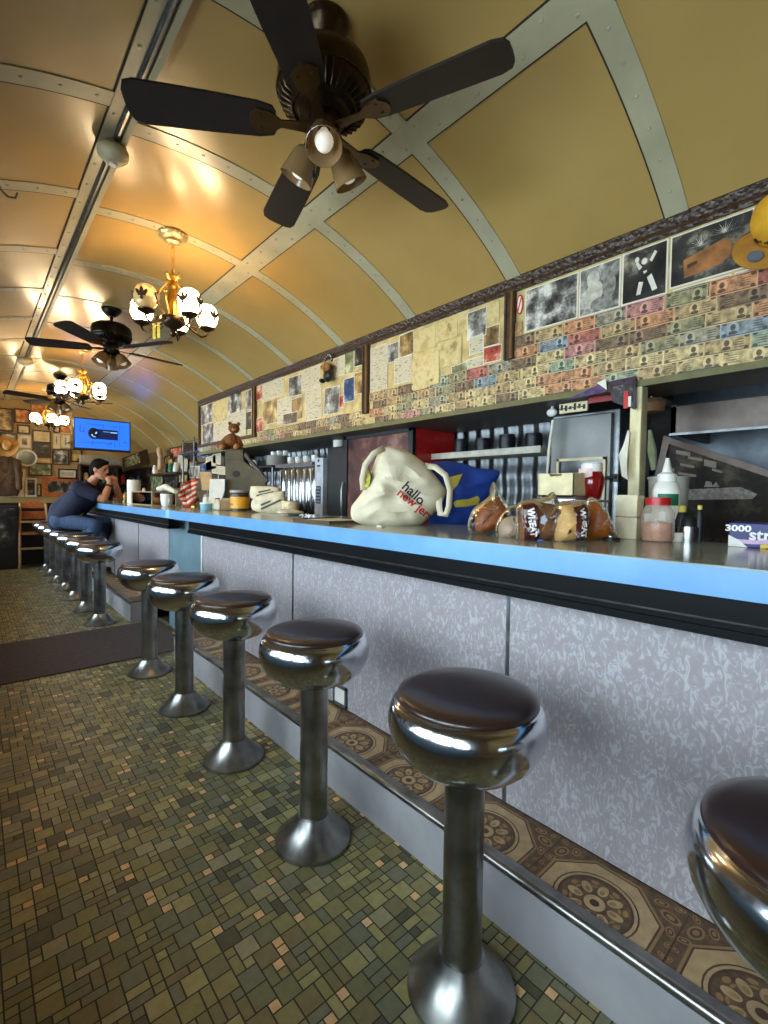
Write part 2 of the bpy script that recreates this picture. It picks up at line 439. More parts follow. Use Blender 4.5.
pr_ = [(HX+.01, z), (HX-.012, z), (HX-.02, z+.012), (HX-.016, z+.03), (HX-.034, z+.062), (HX-.03, z+.078), (HX+.01, z+.08)]
mb.prism([(x, zz) for x, zz in pr_], -6.08, -Y0, 0, ywM); struct(mb.build('trim_moulding', carved))

# ------------------------------------------------------------------ counters, step
panel_m, nt, b = nodes('cracked_ice_laminate'); co = coords(nt)
mp = nt.nodes.new('ShaderNodeMapping'); mp.inputs['Rotation'].default_value = (.5, .3, .2); mp.inputs['Scale'].default_value = (1, 1, .55); nt.links.new(co, mp.inputs[0])
n = ntex(nt, mp.outputs[0], 44, 2.5, .55); n.inputs['Distortion'].default_value = 2.2
nt.links.new(ramp(nt, n.outputs['Fac'], [(.44, (153, 144, 146)), (.54, (160, 152, 154)), (.60, (176, 171, 175)), (.75, (182, 178, 182))]), b.inputs['Base Color'])
b.inputs['Roughness'].default_value = .4
ZT, ZA = 1.109, 1.042                                        # counter top and underside of its blue edge
CF, CB, PX = 1.2, 1.86, 1.37
near = thing('counter', 'long near lunch counter with blue edge, black fascia and pale mottled front panels', 'counter', (1.5, 0, 0), 0, 'lunch counters')
def counter(parent, y0, y1, py0, py1, fy1, seams, end_round):
    def outline(x0, yend):
        o = [(x0, y0), (CB, y0), (CB, yend)]
        if end_round and y0 > 3:
            r = .12; o = [(x0+r-r*cos(t*pi/10), y0+r-r*sin(t*pi/10)) for t in range(6)] + [(CB, y0), (CB, yend)]
        return o + [(x0, yend)]
    mb = MB(); mb.prism(outline(CF, y1), ZA, ZT-.003, 0); mb.build('edge_band', sky_blue, parent, .004)
    mb = MB(); mb.prism(outline(CF+.006, y1), ZT-.003, ZT, 0); mb.build('countertop', top_m, parent)
    f0 = y0+.1 if end_round else y0
    mb = MB(); mb.box(CF+.03, CF+.07, f0, fy1, .955, ZA, 0); mb.box(CF+.02, CF+.12, f0, fy1, .95, .97, 0)
    mb.build('fascia', black, parent)
    mb = MB(); mb.tube([(CF+.028, f0, .985), (CF+.028, (f0+fy1)/2, .985), (CF+.028, fy1, .985)], .0035, 6); mb.build('fascia_strip', dark_steel, parent)
    ys = [py0] + [s for s in seams if py0 < s < py1] + [py1]
    for a, c in zip(ys, ys[1:]):
        mb = MB(); mb.box(PX, PX+.03, a+.002, c-.002, .2, .96); mb.build('front_panel', panel_m, parent)
    for s in ys[1:-1]:
        mb = MB(); mb.box(PX-.004, PX+.002, s-.006, s+.006, .2, .955); mb.build('seam_strip', dark_steel, parent)
    mb = MB(); mb.box(CB-.06, CB-.03, py0, py1, 0, ZA); mb.box(PX+.03, CB-.06, py1-.03, py1, 0, ZA); mb.box(PX+.03, CB-.06, py0, py0+.03, 0, ZA)
    mb.build('carcass', blackm, parent)
s1 = at(293, 600, X=PX).y; s2 = at(508, 635, X=PX).y
counter(near, -1.3, 3.985, -1.28, 3.72, 3.62, [s2, s1], False)
mb = MB(); mb.box(PX-.012, PX+.004, 3.70, 3.722, .2, .955); mb.build('corner_strip', white, near)
far = thing('counter', 'far lunch counter with rounded blue end where a man leans on it', 'counter', (1.5, 7, 0), 0, 'lunch counters')
counter(far, 3.995, 9.55, 4.56, 9.52, 9.55, [5.6, 6.75, 7.9], True)
mb = MB(); mb.box(PX, PX+.02, 3.725, 4.545, .02, ZA-.004); tag(mb.build('counter_gate', dusk_blue, None), 'plain dusty blue gate panel closing the gap between the two counters', 'gate')

# patterned tiles on the step: octagon with a rosette
tcol = [mat('step_tile_brown', (88, 66, 44), .45, var=.25, vs=45), mat('step_tile_buff', (172, 144, 104), .42, var=.08, vs=30),
        mat('step_tile_umber', (70, 48, 32), .45, var=.15), mat('step_tile_ochre', (142, 110, 70), .42, var=.12)]
def step(label, y0, y1, ex):
    s = thing('foot_step', label, 'step', (1.25, (y0+y1)/2, 0), 0, 'foot steps under the counters')
    X0, X1, H = 1.13, PX, .2
    MB().box(X0+.008, X1, y0+.002, y1-.002, 0, H-.012).build('riser', mat('step_riser_white', (160, 156, 158), .5, var=.07, vs=5), s)
    mb = MB(); T = .345; z = H-.012
    mb.box(X0+.02, X1, y0, y1, z, H-.003, 0)
    yc = ex
    while yc > y0: yc -= T
    zz = H-.0026
    while yc < y1+T:
        yc += T
        if yc-T*.5 < y0-.2 or yc+T*.5 > y1+.2 or yc-.16 < y0 or yc+.16 > y1: continue
        c = (1.204, yc)
        def clip(poly):
            for sg, lim in ((1, X0+.033), (-1, X1-.001)):
                out = []
                for p, q in zip(poly, poly[1:]+poly[:1]):
                    ip, iq = sg*(p[0]-lim) >= 0, sg*(q[0]-lim) >= 0
                    if ip: out.append(p)
                    if ip != iq:
                        t = (lim-p[0])/(q[0]-p[0]); out.append((lim, p[1]+(q[1]-p[1])*t))
                poly = out
                if len(poly) < 3: return []
            return poly
        def put(poly, m, dz):
            poly = clip(poly)
            if poly: mb.add([(x, y, zz+dz) for x, y in poly], [tuple(range(len(poly)))], m)
        def ring(ro, ri, m, n=8, a=pi/8, dz=0):
            P = lambda r, k: (c[0]+r*cos(a+2*pi*k/n), c[1]+r*sin(a+2*pi*k/n))
            if ri == 0: put([P(ro, k) for k in range(n)], m, dz); return
            for k in range(n): put([P(ro, k), P(ro, k+1), P(ri, k+1), P(ri, k)], m, dz)
        ring(.158, .151, 3); ring(.151, .146, 2); ring(.146, 0, 1)
        ring(.104, .100, 2, 32, 0, .0003); ring(.092, 0, 0, 32, 0, .0003); ring(.092, .086, 2, 32, 0, .0005)
        for k in range(8):
            t = 2*pi*k/8; put(ell(c[0]+.052*cos(t), c[1]+.052*sin(t), .020, .013, 12, rot=t), 1, .0007)
            put(ell(c[0]+.046*cos(t), c[1]+.046*sin(t), .010, .006, 10, rot=t), 3, .0009)
            t += pi/8; put(ell(c[0]+.072*cos(t), c[1]+.072*sin(t), .011, .007, 10, rot=t+pi/2), 3, .0007); put(ell(c[0]+.058*cos(t), c[1]+.058*sin(t), .004, .009, 8, rot=t), 3, .0008)
        ring(.026, .012, 1, 16, 0, .0010); ring(.012, 0, 2, 12, 0, .0010)
        for sx in (-1, 1):                                   # leafy scrolls between two rosettes
            for sy in (-1, 1):
                for (ox, oy, r) in ((.105, .145, .026), (.06, .158, .016), (.135, .115, .018), (.02, .166, .011), (.148, .155, .013)):
                    cx, cy = c[0]+sx*ox, c[1]+sy*oy
                    for q, (f, m) in enumerate(((1, 3), (.72, 2), (.42, 3))): put(ell(cx, cy, r*f, r*f*.62, 12, rot=.8*sx*sy+ox*20), m, .0002*(q+1))
        mb.box(X0+.02, X1, yc+T/2-.0015, yc+T/2+.0015, z, H-.0024, 2)
    mb.build('tiled_top', tcol, s)
    mb = MB(); mb.tube([(X0+.004, y0, H-.012), (X0+.004, (y0+y1)/2, H-.012), (X0+.004, y1, H-.012)], .014, 10)
    mb.box(X0+.004, X0+.034, y0, y1, H-.006, H+.001); mb.build('nosing', chrome_worn, s)
    return s
ros = at(593, 904, Z=.2).y
step('long near step with brown rosette tiles and steel nosing below the front panels', -1.28, 3.67, ros)
step('far step with white riser ending beside the brown floor mat', 4.96, 9.5, ros)
mb = MB(); mb.box(XL+.1, PX-.01, 3.84, 4.87, 0, .008)
tag(mb.build('floor_mat', mat('brown_rubber_mat', (72, 58, 56), .85, var=.12, vs=30, bump=.4, bs=300), None, .004), 'dark brown runner mat laid across the tiled floor', 'mat')
# louvred register in the front panel
p = at(341, 697, X=PX)
vg = thing('vent_register', 'white louvred air vent low in the counter front by the step', 'vent', (PX-.004, p.y, .205))
mb = MB(); w = .055; h = .10
for q in ((-w, w, 0, .012), (-w, w, h-.012, h), (-w, -w+.012, 0, h), (w-.012, w, 0, h)): mb.box(-.008, .004, *q)
mb.build('frame', mat('grey_vent_metal', (96, 100, 106), .4, .5), vg, world=False)
mb = MB()
for k in range(9): mb.box(-.004, .003, -w+.012, w-.012, .014+k*.0085, .0195+k*.0085)
mb.build('louvres', white, vg, world=False)
# ------------------------------------------------------------------ stools
def make_stool():
    s = thing('counter_stool', '', 'stool', (0, 0, 0), 0, 'chrome counter stools with brown seats')
    MB().lathe([(0, .001), (.134, .001), (.137, .006), (.135, .014), (.112, .03), (.084, .058), (.066, .082), (.057, .098), (0, .098)], 40).build('base', chrome_worn, s)
    MB().lathe([(0, .09), (.05, .09), (.05, .60), (0, .60)], 32).build('column', chrome_worn, s)
    prof = [(0, .582), (.07, .583), (.11, .590), (.145, .606), (.172, .632), (.189, .664), (.1955, .697), (.193, .722), (.186, .738), (.178, .748), (.172, .751), (0, .745)]
    MB().lathe(prof, 48).build('seat_shell', chrome, s)
    MB().lathe([(0, .746), (.165, .746), (.172, .75), (.1735, .757), (.171, .763), (.163, .768), (.145, .7712), (.1, .7735), (.05, .7745), (0, .7748)], 48).build('cushion', leather, s)
    MB().lathe([(.170, .745), (.1765, .746), (.1775, .7495), (.1745, .753), (.168, .752)], 48).build('rim', chrome, s)
    return s
stool0 = make_stool()
SX = .92
near_lab = ['chrome stool with brown seat cut off by the right edge of the photo', 'large chrome stool with brown seat beside the black panel seam, second nearest',
            'chrome stool with brown seat in front of the louvred vent, third nearest', 'chrome stool with brown seat fourth from the near end, before the thin panel seam',
            'chrome stool with brown seat next to the white step end, fifth from the near end', 'chrome stool with brown seat standing at the near edge of the floor mat']
far_lab = ['chrome stool standing just beyond the floor mat, first of the far row', 'second chrome stool beyond the floor mat', 'third chrome stool beyond the floor mat, next to the seated man',
           'chrome stool under the seated man in navy', 'fifth chrome stool beyond the mat, just past the seated man', 'sixth chrome stool of the row beyond the mat',
           'last chrome stool beyond the mat, nearest the far picture wall']
STY = [.045, .724, 1.41, 2.096, 2.782, 3.49]
for k, y in enumerate(STY):
    if k == 0: stool0.location = (SX, y, 0); stool0['label'] = near_lab[0]
    else: dup(stool0, (SX, y, 0), .4*k, near_lab[k])
FAR = [5.1+.67*k for k in range(7)]
for k, y in enumerate(FAR): dup(stool0, (SX-.01, y, 0), .7*k, far_lab[k])

# ------------------------------------------------------------------ ceiling fans
bulb_m = mat('frosted_bulb', (235, 230, 215), .3, emit=(255, 240, 210), es=.25)
shade_glass, nt, b = nodes('smoked_bell_glass'); b.inputs['Base Color'].default_value = lin((150, 118, 78)); b.inputs['Roughness'].default_value = .22
b.inputs['Transmission Weight'].default_value = .25; b.inputs['Coat Weight'].default_value = .5
def make_fan(label, drop=0, metal=bronze, lamp=.35):
    """origin at the ceiling; five blades, three bell shades"""
    t = thing('ceiling_fan', label, 'fan', (0, 0, 0), 0, 'bronze ceiling fans')
    D = drop
    MB().lathe([(0, .0), (.075, 0), (.078, -.012), (.07, -.03), (.045, -.055), (.028, -.07), (0, -.07)], 28).build('canopy', metal, t)
    MB().lathe([(0, -.06), (.013, -.06), (.013, -.13-D), (0, -.13-D)], 14).build('downrod', metal, t)
    z = -D
    MB().lathe([(0, z-.11), (.03, z-.112), (.06, z-.12), (.115, z-.135), (.146, z-.158), (.153, z-.185), (.153, z-.235), (.147, z-.255), (.132, z-.27), (.10, z-.28), (.085, z-.285), (.08, z-.30), (.04, z-.305), (0, z-.305)], 44).build('motor_housing', metal, t)
    mb = MB()
    for k in range(40):
        a = 2*pi*k/40; mb.tube([(.152*cos(a), .152*sin(a), z-.238), (.138*cos(a), .138*sin(a), z-.270), (.105*cos(a), .105*sin(a), z-.283)], .003, 5)
    mb.tube([(.105*cos(2*pi*k/40), .105*sin(2*pi*k/40), z-.281) for k in range(40)], .0045, 6, 0, True)
    mb.build('motor_fins', metal, t)
    mb = MB(); mb.tube([(.1535*cos(2*pi*k/40), .1535*sin(2*pi*k/40), z-.234) for k in range(40)], .004, 6, 0, True); mb.build('motor_band', bronze, t)
    MB().lathe([(0, z-.30), (.05, z-.302), (.056, z-.32), (.054, z-.36), (.042, z-.385), (.02, z-.395), (0, z-.397)], 24).build('switch_housing', metal, t)
    for k in range(5):
        a = 2*pi*k/5; M = Matrix.Rotation(a, 4, 'Z') @ Matrix.Translation((0, 0, z-.335)) @ Matrix.Rotation(R(11), 4, 'X')
        out = [(.165, -.048), (.21, -.058), (.36, -.065), (.57, -.07), (.602, -.06), (.613, -.036), (.615, 0), (.613, .036), (.602, .06), (.57, .07), (.36, .065), (.21, .058), (.165, .048), (.155, .03), (.155, -.03)]
        mb = MB(); mb.prism(out, -.004, .004, 0, M); bl = mb.build('blade', blade_m, t, .002)
        mb = MB(); mb.prism([(.05, -.018), (.14, -.012), (.17, -.035), (.215, -.042), (.235, -.02), (.24, 0), (.235, .02), (.215, .042), (.17, .035), (.14, .012), (.05, .018)], -.010, -.004, 0, M)
        for q in (-.022, .022): mb.lathe([(0, -.0135), (.006, -.0125), (.006, -.01)], 8, 0, M @ Matrix.Translation((.205, q, 0)))
        mb.build('blade_bracket', mat('dark_brass', (92, 70, 40), .35, .85), bl)
    for k in range(3):
        a = 2*pi*k/3+lamp; d = V((cos(a)*.5, sin(a)*.5, -.86)); p = V((.045*cos(a), .045*sin(a), z-.365))
        M = orient(p, d)
        mb = MB(); mb.lathe([(.0, 0), (.02, 0), (.022, .03), (0, .03)], 14, 0, M)
        arm = mb.build('lamp_arm', metal, t)
        mb = MB(); mb.lathe([(.022, .028), (.034, .034), (.043, .05), (.049, .08), (.054, .11), (.058, .128), (.056, .129), (.051, .11), (.046, .08), (.04, .052), (.02, .033)], 26, 0, M)
        sh = mb.build('lamp_shade', shade_glass, t)
        mb = MB(); mb.lathe([(0, .03), (.014, .034), (.016, .05), (.026, .075), (.03, .092), (.026, .11), (.014, .12), (0, .122)], 16, 0, M); mb.build('bulb', bulb_m, sh)
    for q, L in ((-.02, .10), (.022, .075)):
        mb = MB(); mb.tube([(q, -.03, z-.385), (q, -.032, z-.42), (q, -.032, z-.385-L)], .0012, 5, 0)
        ch = mb.build('pull_chain', gold, t)
        MB().lathe([(0, 0), (.005, -.004), (.006, -.018), (.004, -.026), (0, -.027)], 10, 0, Matrix.Translation((q, -.032, z-.385-L))).build('pull_knob', blackm, ch)
    return t
FX = .895
fan = make_fan('large dark five-blade ceiling fan with three bell shades, nearest the viewer', 0, bronze, R(-56))
fan.location = (FX, 1.34, VA); fan.rotation_euler = (0, 0, R(-68))
fan2 = make_fan('nearly black ceiling fan behind the first chandelier', .0, mat('black_bronze', (26, 20, 16), .35, .7))
fan2.location = (FX+.02, 4.56, VA); fan2.rotation_euler = (0, 0, R(-61))
fan3 = dup(fan2, (FX+.02, 7.6, VA), R(50), 'small far ceiling fan seen among the farthest chandeliers')

# ------------------------------------------------------------------ chandeliers
globe_m, nt, b = nodes('lit_opal_globe'); b.inputs['Base Color'].default_value = lin((255, 236, 200)); b.inputs['Emission Color'].default_value = (1, .74, .42, 1)
b.inputs['Emission Strength'].default_value = 21; b.inputs['Roughness'].default_value = .2
dull_globe, nt, b = nodes('unlit_amber_globe'); b.inputs['Base Color'].default_value = lin((206, 178, 120)); b.inputs['Roughness'].default_value = .18
b.inputs['Transmission Weight'].default_value = .3; b.inputs['Emission Color'].default_value = (1, .6, .2, 1); b.inputs['Emission Strength'].default_value = .12
fleur_m = mat('brown_fleur', (70, 46, 26), .5)
def make_chandelier(label, unlit=None):
    t = thing('chandelier', label, 'chandelier', (0, 0, 0), 0, 'brass chandeliers with fleur globes')
    mb = MB(); mb.lathe([(0, 0), (.078, 0), (.082, -.01), (.078, -.022), (.06, -.034), (.048, -.038), (.044, -.055), (.03, -.062), (0, -.064)], 36)
    for k in range(20): a = 2*pi*k/20; mb.ball((.08*cos(a), .08*sin(a), -.012), .008, 8, 5)
    mb.build('ceiling_rose', cooly, t)
    mb = MB()
    for k in range(8):
        zc = -.07-k*.0235; pts = []
        for q in range(14):
            a = 2*pi*q/14; u, w = .0085*cos(a), .016*sin(a); pts.append((u, 0, zc+w) if k % 2 else (0, u, zc+w))
        mb.tube(pts, .0024, 6, 0, True)
    mb.build('chain', gold, t)
    mb = MB(); mb.lathe([(0, -.235), (.012, -.238), (.03, -.25), (.038, -.262), (.03, -.27), (.016, -.28), (.02, -.30), (.03, -.32), (.024, -.335), (.028, -.36), (.036, -.40), (.034, -.44), (.026, -.475), (.03, -.49), (.02, -.50), (0, -.5)], 24)
    for k in range(8):
        a = 2*pi*k/8; mb.tube([(.02*cos(a), .02*sin(a), -.262), (.042*cos(a), .042*sin(a), -.25), (.05*cos(a), .05*sin(a), -.232)], [.005, .005, .002], 6)
    for k in range(5):
        a = 2*pi*k/5+.3; pts = []
        for q in range(11):
            u = q/10; r = .03+.055*sin(pi*u); pts.append((r*cos(a), r*sin(a), -.285-.21*u))
        mb.tube(pts, .0045, 6)
        mb.ball((.085*cos(a), .085*sin(a), -.37), .011, 8, 6)
    mb.build('body', gold, t)
    mb = MB(); mb.lathe([(0, -.49), (.05, -.492), (.072, -.50), (.074, -.508), (.066, -.53), (.045, -.552), (.02, -.562), (.012, -.575), (.022, -.588), (.018, -.6), (.006, -.61), (0, -.612)], 30)
    mb.build('bowl', bronze, t)
    for k in range(5):
        a = 2*pi*k/5; c, s = cos(a), sin(a); pts = []
        for r, z in ((.05, -.515), (.085, -.535), (.125, -.56), (.16, -.58), (.186, -.57), (.198, -.55), (.195, -.535)): pts.append((r*c, r*s, z))
        mb = MB(); mb.tube(pts, [.007, .007, .0065, .006, .006, .006, .006], 8)
        mb.tube([(.12*c, .12*s, -.556), (.13*c, .13*s, -.535), (.115*c, .115*s, -.525), (.105*c, .105*s, -.535)], [.005, .004, .003, .002], 6)
        arm = mb.build('arm', bronze, t)
        T = Matrix.Translation((.195*c, .195*s, -.015)) 
        mb = MB(); mb.lathe([(0, -.53), (.012, -.528), (.024, -.52), (.044, -.51), (.047, -.503), (.036, -.5), (0, -.5)], 22, 0, T)
        mb.build('cup', bronze, arm)
        m = dull_globe if k == unlit else globe_m
        mb = MB(); mb.lathe([(0, -.5), (.031, -.498), (.05, -.483), (.061, -.46), (.0645, -.434), (.061, -.406), (.051, -.384), (.039, -.371), (.035, -.369), (.033, -.373)], 28, 0, T)
        g = mb.build('globe', m, t)
        for q in range(4):
            mb = MB(); b_ = a + 2*pi*q/4 + .5; n = V((cos(b_), sin(b_), 0)); M = wallM(V((.195*c, .195*s, -.447)) + n*.0645, n) @ Matrix.Diagonal((1.45, 1.45, 1.5, 1))
            for e in (ell(0, .004, .0065, .018, 10), ell(-.013, .001, .006, .013, 10, rot=.6), ell(.013, .001, .006, .013, 10, rot=-.6), rect(-.013, .013, -.012, -.007), ell(0, -.018, .005, .009, 8)):
                mb.prism(e, -.004, .0015, 0, M)
            mb.build('fleur_emblem', fleur_m, g)
    return t
ch0 = make_chandelier('nearest brass chandelier with four glowing globes and one unlit amber globe', 0)
ch0.location = (FX+.035, 3.0, VA); ch0.rotation_euler = (0, 0, R(-153))
ch1 = make_chandelier('second brass chandelier, all globes lit, beyond the black fan')
ch1.location = (FX+.03, 6.0, VA); ch1.rotation_euler = (0, 0, R(25))
ch2 = dup(ch1, (FX+.02, 8.85, VA), R(60), 'farthest small chandelier glowing before the picture wall')

# ------------------------------------------------------------------ things on the ceiling straps
def detector(label, x, y, r=.062):
    t = thing('smoke_detector', label, 'smoke detector', (x, y, vz(x)-.02), 0, 'ceiling smoke detectors')
    q = r/.062
    MB().lathe([(0, .012), (.052*q, .012), (.052*q, -.012), (0, -.012)], 28).build('mount_box', mat('grey_beige_plastic', (160, 146, 110), .5), t)
    MB().lathe([(0, -.01), (.06*q, -.012), (.063*q, -.022), (.06*q, -.036), (.05*q, -.046), (.047*q, -.05), (.032*q, -.064), (.02*q, -.07), (0, -.07)], 32).build('cover', mat('beige_detector', (208, 194, 156), .45), t)
    MB().lathe([(0, -.07), (.018*q, -.07), (.016*q, -.075), (0, -.076)], 16).build('sensor_button', white, t)
detector('round beige smoke detector on the ridge strap near the big fan', .484, 2.36)
detector('small pale round detector farther along the ridge strap', .484, 6.75, .08)
p = at(12, 192, Z=2.66)
mb = MB(); mb.tube([(p.x-.05, p.y-.02, vz(p.x-.05)), (p.x-.04, p.y-.01, vz(p.x)-.035), (p.x-.015, p.y, vz(p.x)-.052), (p.x+.012, p.y, vz(p.x)-.046), (p.x+.02, p.y, vz(p.x)-.02)], .005, 8)
tag(mb.build('ceiling_hook', dark_steel), 'small curved metal hook on the ceiling at the left edge', 'hook')

# ------------------------------------------------------------------ photographs and papers on the header
NAT = dict(
    bw=[(.36, (24, 24, 24)), (.46, (84, 82, 78)), (.54, (150, 146, 138)), (.64, (224, 220, 208))],
    dark=[(.42, (16, 16, 16)), (.56, (58, 54, 50)), (.66, (170, 160, 140))],
    sepia=[(.36, (66, 48, 28)), (.5, (150, 118, 70)), (.64, (222, 194, 130))],
    cream=[(.40, (188, 162, 104)), (.5, (214, 194, 140)), (.6, (200, 176, 118)), (.66, (150, 126, 82))],
    sheet=[(.40, (200, 187, 156)), (.56, (208, 196, 168)), (.62, (128, 116, 92))],
    blue=[(.36, (20, 34, 66)), (.5, (62, 84, 120)), (.64, (196, 202, 204))],
    red=[(.4, (130, 28, 26)), (.52, (190, 84, 66)), (.64, (232, 206, 170))],
    green=[(.4, (54, 66, 40)), (.52, (120, 124, 84)), (.64, (206, 200, 156))],
    orange=[(.4, (150, 74, 26)), (.52, (214, 134, 62)), (.64, (240, 206, 140))])
def pic(kind, scale=12):
    ln = kind == 'sheet'
    return picture('print_%s_%d' % (kind, 22 if ln else scale), NAT[kind], 22 if ln else scale, lines=ln)
def photo(label, y0, y1, z0, z1, kind, x=HX, lay=1, name='photograph', cat='photo', border=.006, roll=0, scale=11, group='pictures on the header wall'):
    c = V((x-.0015*lay, (y0+y1)/2, (z0+z1)/2)); w, h = abs(y1-y0)/2, (z1-z0)/2
    t = thing(name, label, cat, c, 0, group); M = Matrix.Rotation(roll, 4, 'X') @ wallM((0, 0, 0))
    mb = MB(); mb.prism(rect(-w, w, -h, h), -.0006, .0004, 0, M); mb.build('sheet', paper if kind != 'cream' else aged, t, world=False)
    mb = MB(); mb.prism(rect(-w+border, w-border, -h+border, h-border), .0004, .0007, 0, M); mb.build('print', pic(kind, scale), t, world=False)
    return t, M, w, h
def pxr(x0, y0, x1, y1):
    """a rectangle on the header from photo points"""
    cx, cy = (x0+x1)/2, (y0+y1)/2
    return at(x1, cy, X=HX).y, at(x0, cy, X=HX).y, at(cx, y1, X=HX).z, at(cx, y0, X=HX).z
# the four large prints under the moulding on the right
bwhi = mat('photo_white', (222, 216, 200), .4); bdk = mat('photo_black', (20, 19, 18), .35); bgr = mat('photo_grey', (130, 126, 118), .4, var=.25, vs=40)
W4 = 'large prints under the right moulding'
photo('black and white crowd photograph, leftmost of the four large prints', 1.108, 1.395, 2.115, 2.335, 'bw', scale=16, group=W4)
t, M, w, h = photo('pale grey photograph of rounded huddled figures, second of the four large prints', .912, 1.102, 2.112, 2.335, 'bw', scale=9, group=W4)
mb = MB()
for q, (x, y, r, s) in enumerate(((-.03, .05, .03, .04), (.03, .055, .025, .03), (-.02, -.01, .04, .05), (.045, 0, .03, .06), (-.06, -.06, .018, .02), (.01, -.07, .05, .03))): mb.prism(ell(x, y, r, s, 16), .0007, .0010+.0001*q, q % 2, M)
mb.build('figures', [mat('photo_pale_grey', (190, 184, 170), .4, var=.15, vs=30), bgr], t, world=False)
t, M, w, h = photo('black photograph with two white dancing leg shapes, third of the four large prints', .722, .906, 2.112, 2.338, 'dark', scale=6, group=W4)
mb = MB()
for e in ([(-.03, -.085), (-.012, -.085), (-.002, -.035), (-.02, -.03)], [(.035, -.085), (.055, -.08), (.03, -.01), (.012, -.02)], [(-.02, .02), (-.035, .05), (-.028, .06), (-.008, .03)],
          [(.03, .04), (.05, .075), (.04, .085), (.02, .05)], ell(0, .052, .012, .014, 12), ell(-.03, .068, .009, .012, 10), [(.0, -.002), (.012, .004), (.01, .012), (-.004, .01)]): mb.prism(e, .0007, .0011, 0, M)
mb.build('dancing_figures', bwhi, t, world=False)
t, M, w, h = photo('dark photograph of a brown wooden box with spiky white tufts, fourth large print', .435, .714, 2.125, 2.338, 'dark', scale=5, group=W4)
mb = MB(); mb.prism([(-.085, -.08), (-.09, -.005), (.05, .03), (.075, .01), (.07, -.045), (.03, -.065)], .0007, .0012, 0, M); mb.prism([(-.075, -.045), (-.04, -.035), (-.042, -.022), (-.076, -.028)], .0012, .0014, 1, M)
for cx, cy in ((-.03, .03), (.05, .05)):
    for k in range(13):
        a = .1+k*pi/13; L = .035 if k % 2 else .05
        mb.prism([(cx-.0015*sin(a), cy), (cx+L*cos(a), cy+L*sin(a)), (cx+.0015*sin(a), cy+.001)], .0008, .0013, 2, M)
mb.build('wooden_box_image', [midwood, wood, bwhi], t, world=False)
photo('dark print partly hidden behind the yellow cap', .22, .425, 2.12, 2.338, 'dark', group=W4)
photo('small black and white portrait strip below the crowd photograph', 1.24, 1.39, 1.985, 2.108, 'bw', scale=14, group=W4)
photo('dark landscape print above the banknotes, below the spiky box print', .50, .70, 2.05, 2.118, 'dark', scale=18, group=W4)
photo('grey print with faces above the banknotes under the yellow cap', .2, .49, 2.04, 2.118, 'bw', scale=18, group=W4)
mb = MB(); M = wallM((HX-.004, 1.425, 2.27)); mb.prism(ell(0, 0, .02, .052, 18), -.001, .002, 0, M); mb.prism(ell(0, 0, .014, .044, 18), .002, .003, 1, M); mb.prism([(-.012, -.03), (-.006, -.034), (.012, .03), (.006, .034)], .003, .004, 0, M)
tag(mb.build('oval_sign', [red, paper]), 'small red and white oval sign beside the crowd photograph', 'sign')
mb = MB(); mb.prism(rect(-.022, .022, -.06, .06), -.001, .002, 0, wallM((HX-.006, 1.43, 2.12)))
tag(mb.build('paper_figure', mat('tan_figure', (150, 116, 80), .5, var=.4, vs=60)), 'narrow tan paper figure below the red oval sign', 'paper')
# wooden uprights that frame the collages
for lab, y, z0 in (('dark wooden upright between the collage and the crowd photograph', 1.478, 1.99), ('worn wooden upright with gilt edge beside the white torn sheet', 2.70, 1.85),
                   ('dark wooden upright right of the framed group at the far end', 4.50, 1.83)):
    mb = MB(); mb.box(HX-.028, HX+.004, y-.03, y+.03, z0, 2.345, 0); mb.box(HX-.034, HX-.026, y-.026, y-.012, z0, 2.345, 1); mb.box(HX-.034, HX-.026, y+.012, y+.026, z0, 2.345, 0)
    tag(mb.build('wooden_upright', [wood, mat('gilt_wood', (120, 88, 44), .4, .3)], None, .003), lab, 'wood upright', 'uprights on the header')
mb = MB(); mb.box(HX-.025, HX+.002, 4.53, 6.05, 1.83, 1.862); mb.box(HX-.025, HX+.002, 6.02, 6.06, 1.83, 2.345)
tag(mb.build('collage_frame', wood, None, .003), 'dark frame rail round the far collage behind the plush bear', 'frame')
# papers of the middle collage (between the uprights)
CG = 'papers of the collage with the yellow glare'
for x0, y0, x1, y1, k, lab, lay in (
    (371, 346, 388, 396, 'sheet', 'torn white sheet hanging beside the worn upright', 4),
    (388, 343, 399, 362, 'bw', 'small grey portrait above the typed letter', 2),
    (395, 357, 412, 383, 'sheet', 'typed white letter pinned right of the torn sheet', 5),
    (400, 333, 414, 356, 'sepia', 'brown snapshot above the typed letter', 2),
    (414, 328, 436, 350, 'cream', 'yellow clipping in the middle of the collage, top row', 1),
    (436, 320, 458, 340, 'cream', 'yellow clipping right of centre in the collage, top row', 2),
    (412, 355, 440, 388, 'cream', 'buff envelope with a folded flap above the banknotes', 5),
    (438, 340, 462, 366, 'cream', 'bright yellow map sheet with a glare spot', 3),
    (456, 306, 470, 332, 'cream', 'yellow slip in the top right of the collage', 1),
    (468, 310, 487, 338, 'bw', 'grey photograph with a dark pyramid shape', 4),
    (486, 303, 500, 326, 'cream', 'pale note at the top right corner of the collage', 2),
    (470, 336, 484, 354, 'sheet', 'blank white card under the pyramid photograph', 5),
    (484, 326, 500, 346, 'sepia', 'brown leaflet beside the dark upright', 3),
    (484, 346, 502, 362, 'red', 'dark red print at the lower right of the collage', 4),
    (452, 364, 468, 382, 'green', 'faded green paper beside the envelope', 3),
    (466, 358, 484, 374, 'sheet', 'grey note under the blank card', 2)):
    photo(lab, *pxr(x0, y0, x1, y1), k, lay=lay, name='pinned_paper' if k in ('sheet', 'cream') else 'photograph', cat='paper' if k in ('sheet', 'cream') else 'photo', border=.004, roll=random.uniform(-.05, .05), group=CG)
